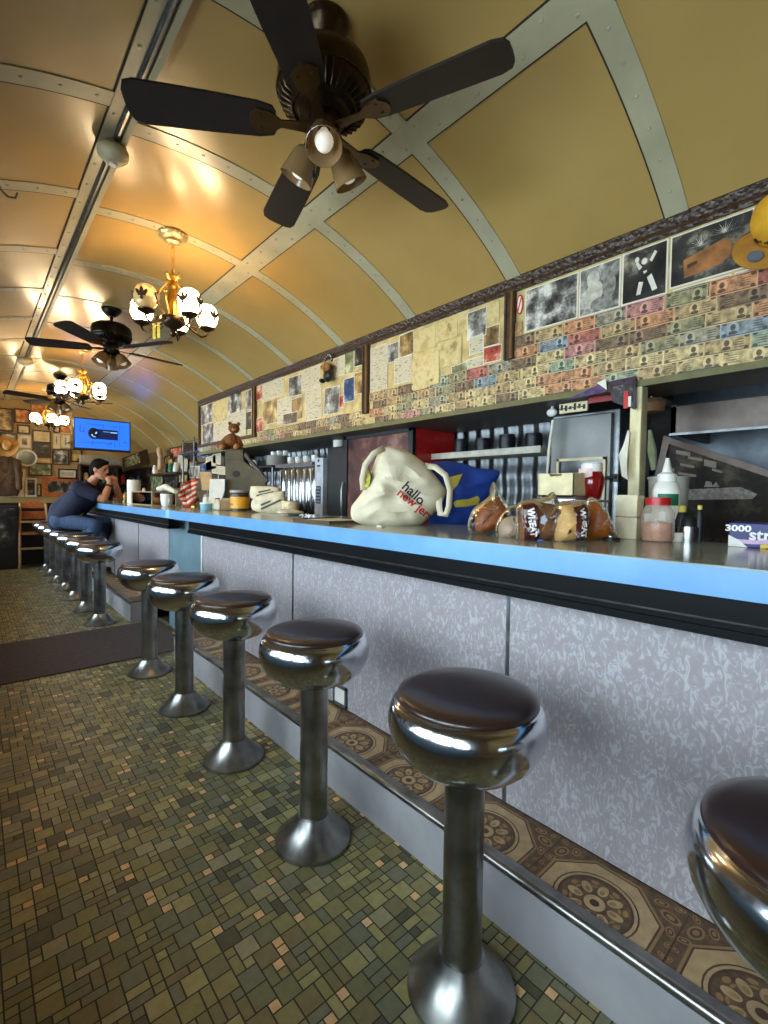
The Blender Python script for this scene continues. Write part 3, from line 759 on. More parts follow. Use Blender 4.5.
# the collage with the plush dog
CG = 'papers of the collage with the plush dog'
for x0, y0, x1, y1, k, lab, lay in (
    (345, 352, 354, 374, 'green', 'dark green portrait left of the worn upright, top row', 3), (355, 347, 365, 366, 'dark', 'dark portrait touching the worn upright, top row', 3),
    (344, 378, 355, 402, 'blue', 'blue portrait print above the banknotes', 4), (355, 372, 365, 394, 'sepia', 'brown figure print touching the worn upright, lower row', 4),
    (325, 387, 340, 414, 'bw', 'tall grey print of a figure below the plush dog', 4), (306, 388, 322, 420, 'sheet', 'white handwritten sheet left of the tall figure print', 3),
    (289, 376, 302, 396, 'bw', 'grey face print in the middle of the plush dog collage', 3), (292, 398, 303, 420, 'sepia', 'brown face print in the lower row of the plush dog collage', 4),
    (263, 400, 278, 424, 'sepia', 'faded brown print in the lower left of the plush dog collage', 4), (278, 398, 292, 422, 'sheet', 'white handwritten note beside the faded brown print', 3),
    (256, 386, 263, 400, 'red', 'small red print by the far upright', 4), (262, 380, 284, 398, 'sheet', 'wide pale sheet at the top left of the plush dog collage', 2),
    (302, 368, 320, 388, 'sheet', 'pale sheet left of the plush dog, top row', 2), (334, 357, 345, 376, 'sheet', 'pale sheet right of the plush dog, top row', 1),
    (284, 413, 298, 424, 'dark', 'small black car print low in the plush dog collage', 6), (338, 395, 345, 408, 'red', 'little red clipping beside the blue portrait', 3),
    (257, 418, 264, 432, 'red', 'dark red slip near the far upright above the banknotes', 5)):
    photo(lab, *pxr(x0, y0, x1, y1), k, lay=lay, name='pinned_paper' if k == 'sheet' else 'photograph', cat='paper' if k == 'sheet' else 'photo', border=.004, roll=random.uniform(-.04, .04), group=CG)
CG = 'papers of the far collage behind the bear'
for x0, y0, x1, y1, k, lab, lay in (
    (200, 405, 213, 424, 'bw', 'grey print at the far end of the header, top row', 2), (213, 400, 228, 420, 'cream', 'yellowed print in the top row behind the bear', 2),
    (228, 393, 242, 418, 'bw', 'two tall grey portraits at the right of the far collage', 2), (203, 424, 214, 444, 'bw', 'grey print at the far end of the header, lower row', 3),
    (228, 412, 247, 436, 'sheet', 'white letter hanging over the frame right of the bear', 7), (246, 390, 252, 410, 'bw', 'narrow grey print beside the far upright', 3),
    (244, 412, 252, 430, 'dark', 'narrow dark print beside the far upright, lower row', 3), (214, 422, 228, 442, 'sheet', 'pale sheet hidden behind the bear', 3)):
    photo(lab, *pxr(x0, y0, x1, y1), k, lay=lay, name='pinned_paper' if k == 'sheet' else 'photograph', cat='paper' if k == 'sheet' else 'photo', border=.004, roll=random.uniform(-.03, .03), group=CG)
# plush dog with a welcome arch
p = at(328, 370, X=HX-.05); t = thing('plush_dog', 'small tan plush dog hanging under a WELCOME arch on the header', 'plush toy', (p.x, p.y, p.z))
mb = MB(); mb.ball((0, 0, -.045), (.032, .05, .05)); mb.ball((-.03, .035, -.085), (.03, .018, .018)); mb.ball((-.03, -.035, -.085), (.03, .018, .018)); mb.build('body', blackm, t, world=False)
mb = MB(); mb.ball((-.012, 0, .02), (.038, .042, .036)); mb.ball((-.045, 0, .01), (.02, .022, .016)); mb.build('head', mat('tan_plush', (170, 118, 62), .95, bump=.5), t, world=False)
mb = MB(); mb.ball((0, .042, .01), (.014, .014, .032)); mb.ball((0, -.042, .01), (.014, .014, .032)); mb.ball((-.062, 0, .014), .007, 8, 6); mb.ball((-.044, .016, .03), .005, 8, 6); mb.ball((-.044, -.016, .03), .005, 8, 6); mb.build('ears_and_nose', mat('dark_plush', (40, 26, 18), .9), t, world=False)
mb = MB(); o = [(.062*cos(a*pi/12), .07*sin(a*pi/12)) for a in range(13)] + [(.042*cos(a*pi/12), .045*sin(a*pi/12)) for a in range(12, -1, -1)]
mb.prism(o, -.003, .003, 0, wallM((-.0, 0, .058))); ar = mb.build('arch_sign', blackm, t, world=False)
for k, c in enumerate('WELCOME'):
    a = pi*(.9-.8*k/6); text(c, .021, paper, ar, wallM(V(p)+V((0, 0, .058))) @ Matrix.Translation((.052*cos(a), .058*sin(a), .0035)) @ Matrix.Rotation(a-pi/2, 4, 'Z'), name='letter')
# ------------------------------------------------------------------ banknotes
NOTE = dict(orange=(172, 122, 84), buff=(178, 156, 110), olive=(136, 126, 92), pink=(170, 118, 108), green=(136, 142, 116), blue=(122, 130, 132), brown=(114, 90, 66), grey=(142, 132, 110), tan=(162, 136, 94), red=(156, 92, 76))
def note_mesh(cn, var):
    base = mat('note_%s' % cn, NOTE[cn], .55, var=.3, vs=45); c = NOTE[cn]
    dk = mat('note_%s_ink' % cn, tuple(x*.52 for x in c), .55, var=.2, vs=90); lt = mat('note_%s_pale' % cn, tuple(min(245, x*1.2+12) for x in c), .55)
    mb = MB(); w, h = .0765, .033; M = wallM((0, 0, 0))
    mb.prism(rect(-w, w, -h, h), -.0004, .0003, 2, M)
    mb.prism(rect(-w+.004, w-.004, -h+.004, h-.004), .0003, .0005, 0, M)
    px = (0, -.035, .035, .04)[var]
    mb.prism(ell(px, 0, .019, .024, 18), .0005, .0007, 2, M); mb.prism(ell(px, .004, .009, .012, 12), .0007, .0009, 1, M); mb.prism(ell(px, -.016, .014, .0075, 12), .0007, .0009, 1, M)
    for sx in (-1, 1):
        for sy in (-1, 1): mb.prism(ell(sx*.062, sy*.021, .008, .006, 10), .0005, .0008, 1, M)
    s = -1 if px > 0 else 1
    for k in range(4): mb.prism(rect(min(s*.026, s*.054)*1, max(s*.026, s*.054), -.017+k*.009, -.0145+k*.009), .0005, .0007, 1, M)
    mb.prism(rect(-w+.004, w-.004, -h+.004, -h+.007), .0005, .0007, 1, M); mb.prism(rect(-w+.004, w-.004, h-.007, h-.004), .0005, .0007, 1, M)
    return mb.build('banknote', [base, dk, lt])
NP = {}
ORD = ['first', 'second', 'third', 'fourth', 'fifth', 'sixth', 'seventh', 'eighth', 'ninth', 'tenth', 'eleventh', 'twelfth', 'thirteenth', 'fourteenth', 'fifteenth', 'sixteenth', 'seventeenth', 'eighteenth', 'nineteenth', 'twentieth']
rn = random.Random(11); ROWN = ['bottom row', 'second row up', 'third row up', 'fourth row up', 'fifth row up', 'sixth row up']
def notes(y0, y1, z0, rows, where, grp, big=.152):
    for r in range(rows):
        y = y0 + rn.uniform(0, .03) + (.06 if r % 2 else 0); i = 0
        while y + .14 < y1:
            cn = rn.choices(list(NOTE), (10, 30, 10, 3, 5, 4, 16, 14, 30, 3))[0]; var = rn.randrange(4)
            if (cn, var) not in NP: o = NP[cn, var] = note_mesh(cn, var)
            else: o = NP[cn, var].copy(); COL.objects.link(o)
            o.location = (HX-.002-.0012*(r+1)-.0006*(i % 2)-(.0 if where != 'x' else 0), y+.076, z0+.032+r*.056)
            o.rotation_euler = (R(rn.uniform(-2.2, 2.2)), 0, 0)
            tag(o, '%s banknote, %s from the right in the %s, %s' % (cn, ORD[i], ROWN[r], where), 'banknote', grp)
            y += big + rn.uniform(-.012, .006); i += 1
notes(.20, 1.47, 1.762, 6, 'right of the dark upright', 'banknotes on the right of the header')
notes(1.40, 2.72, 1.762, 4, 'under the yellow collage', 'banknotes under the yellow collage')
notes(2.70, 4.52, 1.762, 2, 'under the plush dog', 'banknotes under the plush dog collage')
notes(4.45, 6.05, 1.762, 1, 'under the far collage', 'banknotes under the far collage')
# yellow cap hung at the right edge
p = at(768, 225, X=HX-.09); cp = thing('baseball_cap', 'yellow baseball cap hanging at the right edge under the moulding', 'cap', (HX-.075, p.y-.042, p.z+.008))
capm = mat('mustard_cloth', (214, 158, 32), .85, var=.06, bump=.3, bs=200)
M = Matrix.Rotation(R(-78), 4, 'Y') @ Matrix.Rotation(R(15), 4, 'Z')
mb = MB(); mb.lathe([(.088, -.02), (.092, .0), (.09, .03), (.08, .062), (.058, .086), (.03, .098), (0, .101)], 30, 0, M); mb.ball((0, 0, .1), .006, 8, 6, 0, M)
mb.build('crown', capm, cp, world=False, solid=.003)
# the peak points down the wall
Mb = M @ Matrix.Rotation(R(130), 4, 'Z')
mb = MB(); mb.grid(lambda u, v: Mb @ V(((.086+.085*v*max(.05, cos((u-.5)*2.5))**.6)*cos((u-.5)*2.2), (.086+.085*v*max(.05, cos((u-.5)*2.5))**.6)*sin((u-.5)*2.2), -.018+.008*v-.03*v*((u-.5)*2)**2)), 20, 6)
mb.build('peak', mat('tan_cap_peak', (170, 118, 40), .85, bump=.3, bs=200), cp, world=False, solid=.004)

mb = MB(); bM = Mb @ Matrix.Translation((.13, 0, -.006)) ; mb.prism(ell(0, 0, .02, .026, 16), 0, .004, 0, bM); mb.build('peak_badge', mat('slate_badge', (90, 96, 104), .4), cp, world=False)
mb = MB(); e = Mb @ Matrix.Translation((.089, 0, .016)) @ Matrix.Rotation(R(86), 4, 'Y')
for q in (-.022, 0, .022): mb.prism(ell(0, q, .012, .007, 10, rot=.6), 0, .003, 0, e); mb.prism(rect(-.004, .003, q-.004, q+.02), 0, .003, 0, e)
mb.build('stitched_letters', blackm, cp, world=False)
for k, lab in enumerate(('left of two yellow ribbons hanging under the nearest chandelier', 'right of two yellow ribbons hanging under the nearest chandelier')):
    p, q = facing(154+4.5*k, 322, (FX+.035, 2.95, 0)), facing(154+4.5*k, 339-k, (FX+.035, 2.95, 0))
    mb = MB(); M = wallM((0, 0, 0), -fh)
    mb.box(-.008, .008, -.0015, .0015, q.z, p.z, 0, Matrix.Translation((p.x, p.y, 0)) @ Matrix.Rotation(R(-41), 4, 'Z')); mb.tube([(p.x, p.y, p.z), (p.x, p.y, p.z+.012), (p.x, p.y, p.z+.03)], .0015, 5)
    tag(mb.build('ribbon', mat('yellow_ribbon', (226, 200, 80), .5)), lab, 'ribbon', 'ribbons under the chandelier')
# ------------------------------------------------------------------ back bar and kitchen pass
quilt, nt, b = nodes('quilted_stainless'); co = coords(nt); b.inputs['Metallic'].default_value = 1; b.inputs['Roughness'].default_value = .34; b.inputs['Base Color'].default_value = lin((96, 98, 100))
mb = MB(); mb.grid(lambda u, v: (2.90+.012*cos(u*2*pi*38)+.006*cos(v*2*pi*5), 1.40+4.6*u, .9+1.0*v), 380, 30)
mb.box(2.93, 2.96, 1.40, 6.05, 0, 2.2)
struct(mb.build('wall_backsplash', quilt))
MB().box(2.3, 2.9, 1.44, 6.04, .88, .92).build('back_counter', steel, None, .004)
tag(bpy.data.objects['back_counter'], 'long stainless back counter under the header', 'counter')
mb = MB(); mb.box(2.34, 2.88, 1.46, 6.02, 0, .88); tag(mb.build('back_cabinet', dark_steel), 'dark cabinet base below the stainless back counter', 'cabinet')
# shelf with dark jars
p0, p1 = at(440, 457, X=2.7), at(550, 448, X=2.7)
mb = MB(); mb.box(2.6, 2.885, p1.y, p0.y+.5, p1.z-.03, p1.z); mb.box(2.59, 2.6, p1.y, p0.y+.5, p1.z-.035, p1.z+.008)
tag(mb.build('wall_shelf', mat('pale_shelf', (196, 190, 172), .5), None, .003), 'pale shelf on the ribbed steel wall right of the red cooler', 'shelf')
zs = p1.z
def canister(lab, x, y, r, h, z, m, group=None):
    t = thing('canister', lab, 'canister', (x, y, z), 0, group)
    MB().lathe([(0, 0), (r, .002), (r, h*.82), (r*.9, h*.86), (0, h*.86)], 20).build('body', m, t)
    MB().lathe([(0, h*.85), (r*.94, h*.85), (r*.94, h*.96), (r*.4, h), (0, h)], 20).build('lid', blackm, t); return t
for k, lab in enumerate(('dark canister at the right end of the pale shelf', 'second dark canister from the right on the pale shelf', 'third dark canister from the right on the pale shelf', 'fourth dark canister on the pale shelf beside the red cooler')):
    canister(lab, 2.74, p1.y+.14+.2*k, .055, .11+.01*(k % 2), zs, mat('dark_tin', (40, 40, 44), .35, .4), 'dark canisters on the pale shelf')
# red drinks cooler with glass front
c0 = at(345, 437, X=2.4); c1 = at(414, 434, X=2.4)
rc = thing('drinks_cooler', 'red drinks cooler with black framed front behind the white bag', 'cooler', (2.6, (c0.y+c1.y)/2, .92))
H_ = c0.z-.92+.02; ya, yb = c1.y, c0.y
mb = MB(); mb.box(2.42, 2.86, ya+.004, yb, .925, .92+H_, 0); mb.build('cabinet', red, rc, .012)
mb = MB(); t_ = .045
for q in ((ya, ya+t_, .925, .92+H_), (yb-t_, yb, .925, .92+H_), (ya, yb, .925, .975), (ya, yb, .87+H_, .92+H_)): mb.box(2.385, 2.42, *q)
mb.build('door_frame', blackm, rc, .004)
mb = MB(); mb.box(2.40, 2.42, ya+t_, yb-t_, .975, .87+H_); mb.build('lit_panel', picture('pink_drinks_print', [(.35, (44, 20, 20)), (.5, (96, 52, 46)), (.62, (150, 104, 92))], 5), rc)
mb = MB(); mb.prism([(-.06, -.14), (.05, -.14), (.035, .02), (.0, .07), (-.03, .03)], 0, .002, 0, wallM((2.65, ya+.004, .92+H_*.55), (0, -1, 0))); mb.build('pale_decal', cream, rc)
mb = MB(); mb.tube([(2.37, yb-.02, 1.05), (2.355, yb-.02, 1.12), (2.355, yb-.02, 1.3), (2.37, yb-.02, 1.36)], .008, 8); mb.build('handle', steel, rc)
def mug(lab, x, y, z, r=.04, h=.085, group=None, m=porcelain, cat='cup'):
    t = thing('coffee_cup', lab, cat, (x, y, z), 0, group)
    MB().lathe([(0, 0), (r*.72, 0), (r*.8, h*.06), (r, h*.5), (r*1.02, h), (r*.94, h), (r*.9, h*.5), (r*.6, h*.1), (0, h*.08)], 22).build('bowl', m, t)
    pts = [(0, -r*.95-.022*sin(pi*k/8), h*(.22+.56*k/8)) for k in range(9)]
    MB().tube(pts, .004, 6).build('handle', m, t); return t
zc = .92+H_
q = at(385, 432, X=2.5); mug('white mug standing on top of the drinks cooler', 2.5, min(q.y, yb-.12), zc, .042, .095)
q = at(398, 434, X=2.55); t = thing('bowl', 'low white dish on top of the drinks cooler', 'bowl', (2.6, max(q.y, ya+.09), zc)); MB().lathe([(0, 0), (.04, 0), (.065, .03), (.06, .03), (0, .01)], 22).build('dish', porcelain, t)
q = at(371, 438, X=2.5); canister('small black canister on top of the drinks cooler', 2.5, min(q.y, yb-.03), .03, .08, zc, blackm)
# coffee machine: twin tall urns with taps, keypad tower
u0, u1 = at(291, 480, X=2.55), at(338, 480, X=2.55)
ya, yb = u1.y, u0.y; zt_ = at(316, 463, X=2.5).z
cm = thing('coffee_urn', 'stainless coffee urn set with vertical cylinders, taps and a keypad tower', 'coffee machine', (2.5, (ya+yb)/2, .92))
mb = MB(); mb.box(2.52, 2.8, ya+.02, yb-.02, .925, zt_-.03); mb.build('body', dark_steel, cm, .006)
mb = MB(); mb.box(2.34, 2.8, ya+.0, yb, .925, .955); mb.box(2.36, 2.8, ya+.16, yb, zt_-.035, zt_); mb.build('deck', steel, cm, .004)
for k in range(6):
    y = yb-.07-(yb-ya-.28)*k/5
    mb = MB(); mb.lathe([(0, 1.05), (.052, 1.05), (.056, 1.06), (.056, zt_-.05), (.05, zt_-.036), (0, zt_-.036)], 22, 0, Matrix.Translation((2.46, y, 0))); cy = mb.build('urn_cylinder', chrome, cm)
    mb = MB(); mb.tube([(2.405, y, 1.10), (2.375, y, 1.10), (2.37, y, 1.075)], .009, 8); mb.box(2.37, 2.385, y-.006, y+.006, 1.105, 1.14); mb.build('tap', blackm, cy)
    mb = MB(); mb.tube([(2.40, y+.02, 1.09), (2.40, y+.02, zt_-.06)], .005, 8); mb.build('gauge_glass', mat('gauge', (220, 224, 226), .1), cy)
mb = MB(); mb.box(2.38, 2.8, ya, ya+.13, .955, zt_+.03); tw = mb.build('control_tower', mat('pale_grey_enamel', (186, 192, 202), .35), cm, .006)
mb = MB(); mb.box(2.376, 2.38, ya+.03, ya+.10, 1.17, 1.33)
mb.build('keypad', blackm, tw)
mb = MB()
for i in range(2):
    for j in range(5): mb.box(2.374, 2.377, ya+.038+.03*i, ya+.06+.03*i, 1.18+.03*j, 1.198+.03*j)
mb.build('key_buttons', mat('key_grey', (140, 150, 170), .4), tw)
mb = MB(); mb.box(2.377, 2.38, ya+.04, ya+.09, zt_-.05, zt_-.035); mb.prism(ell(0, 0, .014, .014, 12), 0, .003, 0, wallM((2.38, ya+.065, zt_+.005))); mb.build('badge', blackm, tw)
for k, lab in enumerate(('white cup on the urn deck, leftmost of the four', 'white cup on the urn deck, second from the left', 'white cup on the urn deck, third from the left', 'white cup on the urn deck nearest the keypad tower')):
    mug(lab, 2.5, yb-.09-.15*k, zt_, .04, .075, 'cups on the coffee urn')
# dark gap unit with white tape roll
q = at(342, 452, X=2.5); t = thing('paper_roll', 'white paper roll standing on the black cabinet beside the coffee urn', 'roll', (2.5, ya-.075, zt_+.12))
mb = MB(); mb.lathe([(.02, 0), (.05, 0), (.05, .085), (.02, .085), (.02, 0)], 24); mb.build('roll', paper, t)
mb = MB(); mb.box(2.42, 2.84, c0.y+.01, ya-.012, .92, zt_+.12); tall = tag(mb.build('black_cabinet', blackm, None, .006), 'narrow black cabinet between the coffee urn and the red cooler', 'cabinet')
q = at(347, 488, X=2.41); t = thing('wall_switch', 'white and red switch plate on the narrow black cabinet', 'switch', (2.42, q.y+.015, q.z))
mb = MB(); mb.box(-.012, 0, -.028, .028, -.05, .05); mb.build('plate', white, t, .003, world=False)
mb = MB(); mb.box(-.018, -.01, -.012, .016, -.03, .005); mb.build('rocker', red, t, world=False)
mb = MB(); mb.box(-.016, -.01, -.02, .02, .018, .036); mb.build('slot', blackm, t, world=False)
# cups, plates on the dark rack at the left of the urn
r0 = at(262, 468, X=2.45)
rk = thing('dish_rack', 'black shelf rack with white dishes left of the coffee urn', 'rack', (2.55, 5.0, .92))
zr = at(280, 466, X=2.5).z
mb = MB(); mb.box(2.36, 2.85, 4.46, 5.9, zr-.02, zr); mb.box(2.36, 2.85, 4.46, 5.9, 1.18, 1.2); mb.build('shelf', blackm, rk)
mb = MB()
for y in (4.47, 5.1, 5.89):
    for x in (2.38, 2.83): mb.tube([(x, y, .925), (x, y, 1.3), (x, y, zr)], .012, 8)
mb.build('upright', dark_steel, rk)
q = at(283, 463, X=2.5)
for k in range(9):
    t = thing('plate', '%s plate from the bottom in the white stack on the black rack' % ORD[k], 'plate', (2.52, 4.62, zr+.012*k), 0, 'stack of plates on the black rack')
    MB().lathe([(0, 0), (.07, .001), (.125, .013), (.124, .016), (.07, .006), (0, .005)], 30).build('dish', porcelain, t)
for k in range(4):
    mug('white cup on top of the plate stack, %s' % ('at the far side', 'second from the far side', 'third from the far side', 'at the near side')[k], 2.52+.04*(k % 2), 4.72-.065*k, zr+.115, .03, .05, 'cups on the plate stack')
mug('single white cup left of the plate stack on the black rack', 2.42, 5.0, zr, .045, .08)
mug('white cup on the lower black shelf by the olive cabinet', 2.40, 4.95, 1.2, .042, .08); mug('second white cup on the lower black shelf', 2.40, 4.82, 1.2, .042, .07)
# stainless cabinet with a framed window
sa, sb = at(616, 470, X=2.45).y, at(549, 470, X=2.45).y; zt2 = at(580, 412, X=2.45).z
sc = thing('steel_cabinet', 'upright stainless cabinet with a framed dark window behind the ketchup', 'cabinet', (2.65, (sa+sb)/2, 0))
mb = MB(); mb.box(2.48, 2.9, sa, sb, .0, zt2); mb.build('body', dark_steel, sc, .006)
mb = MB(); mb.box(2.45, 2.478, sa+.03, sb-.006, .3, zt2-.02); dr = mb.build('door', mat('satin_steel_door', (104, 104, 102), .42, .9, var=.12, vs=4), sc, .005)
wa, wb, wz0, wz1 = at(606, 480, X=2.45).y, at(557, 480, X=2.45).y, at(582, 513, X=2.45).z, at(582, 458, X=2.45).z
mb = MB(); t_ = .014
for q in ((wa, wa+t_, wz0, wz1), (wb-t_, wb, wz0, wz1), (wa, wb, wz0, wz0+t_), (wa, wb, wz1-t_, wz1)): mb.box(2.437, 2.45, *q)
mb.build('window_frame', cream, dr); mb = MB(); mb.box(2.445, 2.45, wa, wb, wz0, wz1); mb.build('window_pane', mat('dark_window', (52, 54, 58), .12), dr)
q = at(612, 478, X=2.44); mb = MB(); mb.tube([(2.45, q.y+.04, q.z), (2.425, q.y+.03, q.z), (2.42, q.y-.03, q.z+.004)], .009, 8); mb.box(2.42, 2.46, q.y-.04, q.y-.01, q.z-.02, q.z+.02); mb.build('latch', blackm, dr, .003)
q0, q1 = at(553, 420, X=2.38), at(547, 476, X=2.38)
mb = MB(); mb.tube([q0, q0.lerp(q1, .5)+V((0, .004, 0)), q1], [.008, .009, .006], 8); tag(mb.build('hanging_strip', paper), 'thin white strip hanging left of the stainless cabinet', 'strip')
q = at(550, 414, X=2.34); mb = MB(); mb.ball((2.36, q.y, q.z+.01), (.02, .03, .022), 12, 8); mb.tube([(2.36, q.y, q.z+.03), (2.37, q.y, q.z+.06), (2.38, q.y-.02, q.z+.07)], .008, 6); tag(mb.build('clip_lamp', white), 'small white clip lamp at the top left of the stainless cabinet', 'lamp')
# things along the top of the cabinet, under the header
q0, q1 = at(560, 409, X=2.3), at(588, 402, X=2.3)
sg = thing('sign_strip', 'cream strip sign with black marks above the stainless cabinet', 'sign', (2.3, (q0.y+q1.y)/2, (q0.z+q1.z)/2-.01))
mb = MB(); w = (q0.y-q1.y)/2; mb.box(-.006, .006, -w, w, -.024, .024); mb.build('strip', cream, sg, world=False)
mb = MB()
for k in range(6): mb.box(-.008, -.005, -w+.01+k*w*.32, -w+.01+k*w*.32+w*.17, -.014+.006*(k % 2), .008+.006*(k % 3)); mb.box(-.0085, -.005, -w+.012+k*w*.32, -w+.012+k*w*.32+w*.25, -.004, .002)
mb.build('marks', blackm, sg, world=False)
q0, q1 = at(589, 400, X=2.29), at(620, 392, X=2.29); rs = thing('sign_strip', 'red lettered strip beside the cream strip above the stainless cabinet', 'sign', (2.29, (q0.y+q1.y)/2, (q0.z+q1.z)/2))
w = (q0.y-q1.y)/2; mb = MB(); mb.box(-.006, .006, -w, w, -.026, .026); mb.build('strip', mat('dull_red_card', (150, 44, 44), .5), rs, world=False)
mb = MB()
for k in range(3): mb.box(-.008, -.005, -w+.02+k*w*.6, -w+.035+k*w*.6+.02, -.004+.004*k, .008+.004*k)
mb.build('marks', blackm, rs, world=False)
a_ = at(605, 400, X=2.22)
mb = MB(); M = wallM((2.19, 0, 0)); q = [at(x, y, X=2.17) for x, y in ((608, 382), (636, 376), (636, 410), (613, 402))]
mb.prism([(-v.y, v.z) for v in q], -.003, .004, 0, wallM((2.17, 0, 0))); mb.prism([(-v.y*.7-q[0].y*.1-q[2].y*.2, v.z*.7+q[0].z*.1+q[2].z*.2) for v in q], .004, .006, 1, wallM((2.17, 0, 0)))
tag(mb.build('hanging_picture', [mat('plum_print', (52, 30, 46), .3, var=.5, vs=40), pic('dark', 26)]), 'dark plum picture with a red edge hanging over the header corner', 'picture')
q = [at(x, y, X=2.175) for x, y in ((566, 400), (600, 384), (607, 388), (606, 392))]
mb = MB(); mb.prism([(-v.y, v.z) for v in q], 0, .003, 0, wallM((2.175, 0, 0))); tag(mb.build('purple_flyer', mat('purple_print', (66, 40, 84), .4, var=.4, vs=30)), 'purple flyer tucked over the strip signs', 'paper')
q = [at(x, y, X=2.172) for x, y in ((597, 383), (606, 379), (607, 390))]
mb = MB(); mb.prism([(-v.y, v.z) for v in q], 0, .003, 0, wallM((2.172, 0, 0))); tag(mb.build('folded_paper', paper), 'white folded paper corner beside the dark plum picture', 'paper')
q = at(627, 398, X=2.165); mb = MB(); mb.box(2.16, 2.168, q.y-.006, q.y+.012, q.z-.045, q.z+.03, 0); mb.box(2.158, 2.168, q.y-.02, q.y-.008, q.z-.04, q.z+.005, 1); tag(mb.build('red_tag', [red, paper]), 'upright red and white tag on the plum picture', 'tag')
# cream post at the pass and the boxes under it
pa, pb = at(641, 450, X=2.2).y, at(624, 450, X=2.2).y
mb = MB(); mb.box(2.2, 2.26, pa, pb-.02, .0, 1.745); mb.box(2.19, 2.2, pa, pa+.02, .9, 1.74)
tag(mb.build('pass_post', cream_paint, None, .003), 'cream painted post at the kitchen pass', 'post')
q = [at(x, y, X=2.16) for x, y in ((628, 430), (630, 432), (627, 462), (628, 480), (622, 476), (619, 455), (624, 444))]
mb = MB(); mb.prism([(-v.y, v.z) for v in q], -.004, .008, 0, wallM((2.165, 0, 0)), True); tag(mb.build('hanging_cloth', mat('white_cloth', (222, 214, 196), .85)), 'white cloth hanging on the left of the cream post', 'cloth')
# kitchen behind the pass
MB().box(2.05, 2.6, Y0+.05, pa-.01, 1.0, 1.03).build('pass_shelf', steel, None, .003); tag(bpy.data.objects['pass_shelf'], 'stainless pass shelf behind the counter under the hood', 'shelf')
mb = MB(); mb.box(2.1, 2.5, Y0+.1, pa-.03, 0, 1.0); tag(mb.build('pass_cabinet', blackm), 'dark cabinet below the stainless pass shelf', 'cabinet')
hb = thing('kitchen_hood', 'stainless hood band hanging in the dark kitchen', 'hood', (2.9, .2, 1.55))
h0, h1 = at(675, 405, X=2.75), at(675, 434, X=2.75)
mb = MB(); mb.box(2.75, 2.78, Y0+.1, h0.y+.02, h1.z, h0.z-.005); mb.box(2.75, 3.35, h0.y-.01, h0.y+.02, h1.z, h0.z); mb.build('band', mat('hood_steel', (96, 86, 80), .45, .85, var=.25, vs=5), hb, .003)
mb = MB(); mb.box(2.74, 2.756, Y0+.1, h0.y+.02, h1.z-.008, h1.z+.004); mb.build('lower_lip', dark_steel, hb)
kl = thing('strip_light', 'cold white strip light glimpsed above the kitchen hood', 'light', (3.2, 0, 2.1))
mb = MB(); mb.box(3.12, 3.28, -.7, .9, 2.14, 2.2); mb.build('housing', white, kl)
mb = MB(); mb.tube([(3.2, -.65, 2.12), (3.2, 0, 2.12), (3.2, .85, 2.12)], .022, 10); mb.build('tube_lamp', mat('tube_glow', (230, 240, 255), .4, emit=(190, 220, 255), es=2.2), kl)
mb = MB(); mb.box(3.37, 3.395, -.9, 1.05, 0, 2.15); tag(mb.build('steel_splash', mat('rear_steel_sheet', (110, 116, 122), .4, .7)), 'pale steel sheet on the rear kitchen wall', 'panel')
# tilted framed picture in the pass
bd = thing('framed_poster', 'large brown framed dark poster leaning tilted in the kitchen pass', 'picture', (2.62, .4, 1.03))
qs = [at(x, y, X=2.66) for x, y in ((665, 436), (790, 477), (790, 552), (640, 546))]
Mx = wallM((2.66, 0, 0)); o = [(-v.y, v.z) for v in qs]
mb = MB(); mb.prism(o, -.004, .004, 0, Mx); mb.build('print', picture('dark_relief_print', [(.35, (22, 19, 16)), (.52, (46, 40, 34)), (.64, (88, 78, 64))], 9, rough=.85), bd)
mb = MB(); d = V((*o[1], 0))-V((*o[0], 0)); 
mb.prism([o[0], o[1], (o[1][0], o[1][1]-.032), (o[0][0], o[0][1]-.032)], .0, .02, 0, Mx); mb.prism([o[0], (o[0][0]+.03, o[0][1]-.01), (o[3][0]+.03, o[3][1]), o[3]], 0, .018, 0, Mx); mb.build('frame', mat('brown_frame', (86, 56, 36), .4, var=.2), bd)
mb = MB()
for (x0, y0, x1, y1) in ((676, 446, 690, 450), (688, 452, 702, 455), (680, 459, 694, 462), (704, 455, 716, 462), (678, 468, 696, 471), (712, 464, 722, 467), (664, 462, 674, 466)):
    a, c = at(x0, y0, X=2.65), at(x1, y1, X=2.65); mb.prism([(-a.y, a.z-.02), (-c.y, a.z-.035), (-c.y, c.z-.03), (-a.y, c.z-.015)], .004, .006, 0, Mx)
a = [at(x, y, X=2.65) for x, y in ((676, 490), (740, 487), (757, 494), (752, 499), (678, 500))]; mb.prism([(-v.y, v.z) for v in a], .004, .008, 1, Mx)
a = [at(x, y, X=2.65) for x, y in ((704, 487), (706, 481), (711, 482), (712, 486), (716, 482), (719, 487))]; mb.prism([(-v.y, v.z) for v in a], .004, .008, 1, Mx)
mb.build('pale_shapes', [mat('relief_tan', (120, 106, 88), .5), mat('relief_grey', (132, 124, 116), .5, var=.2, vs=50)], bd)
for lab, px, py, r, h, m in (('grey cup hanging by the dark gap beside the cream post', 652, 408, .035, .07, tan),):
    q = at(px, py, X=2.45); t = thing('pot', 'brown pot hanging in the dark gap right of the cream post', 'pot', (2.45, q.y, q.z-.03)); MB().lathe([(0, 0), (.05, .01), (.06, .05), (.05, .07), (.045, .07), (0, .02)], 20).build('pot_body', mat('brown_clay', (120, 84, 52), .6), t); MB().tube([(0, 0, .06), (0, .01, .12), (0, 0, .2)], .004, 6).build('hook', steel, t)
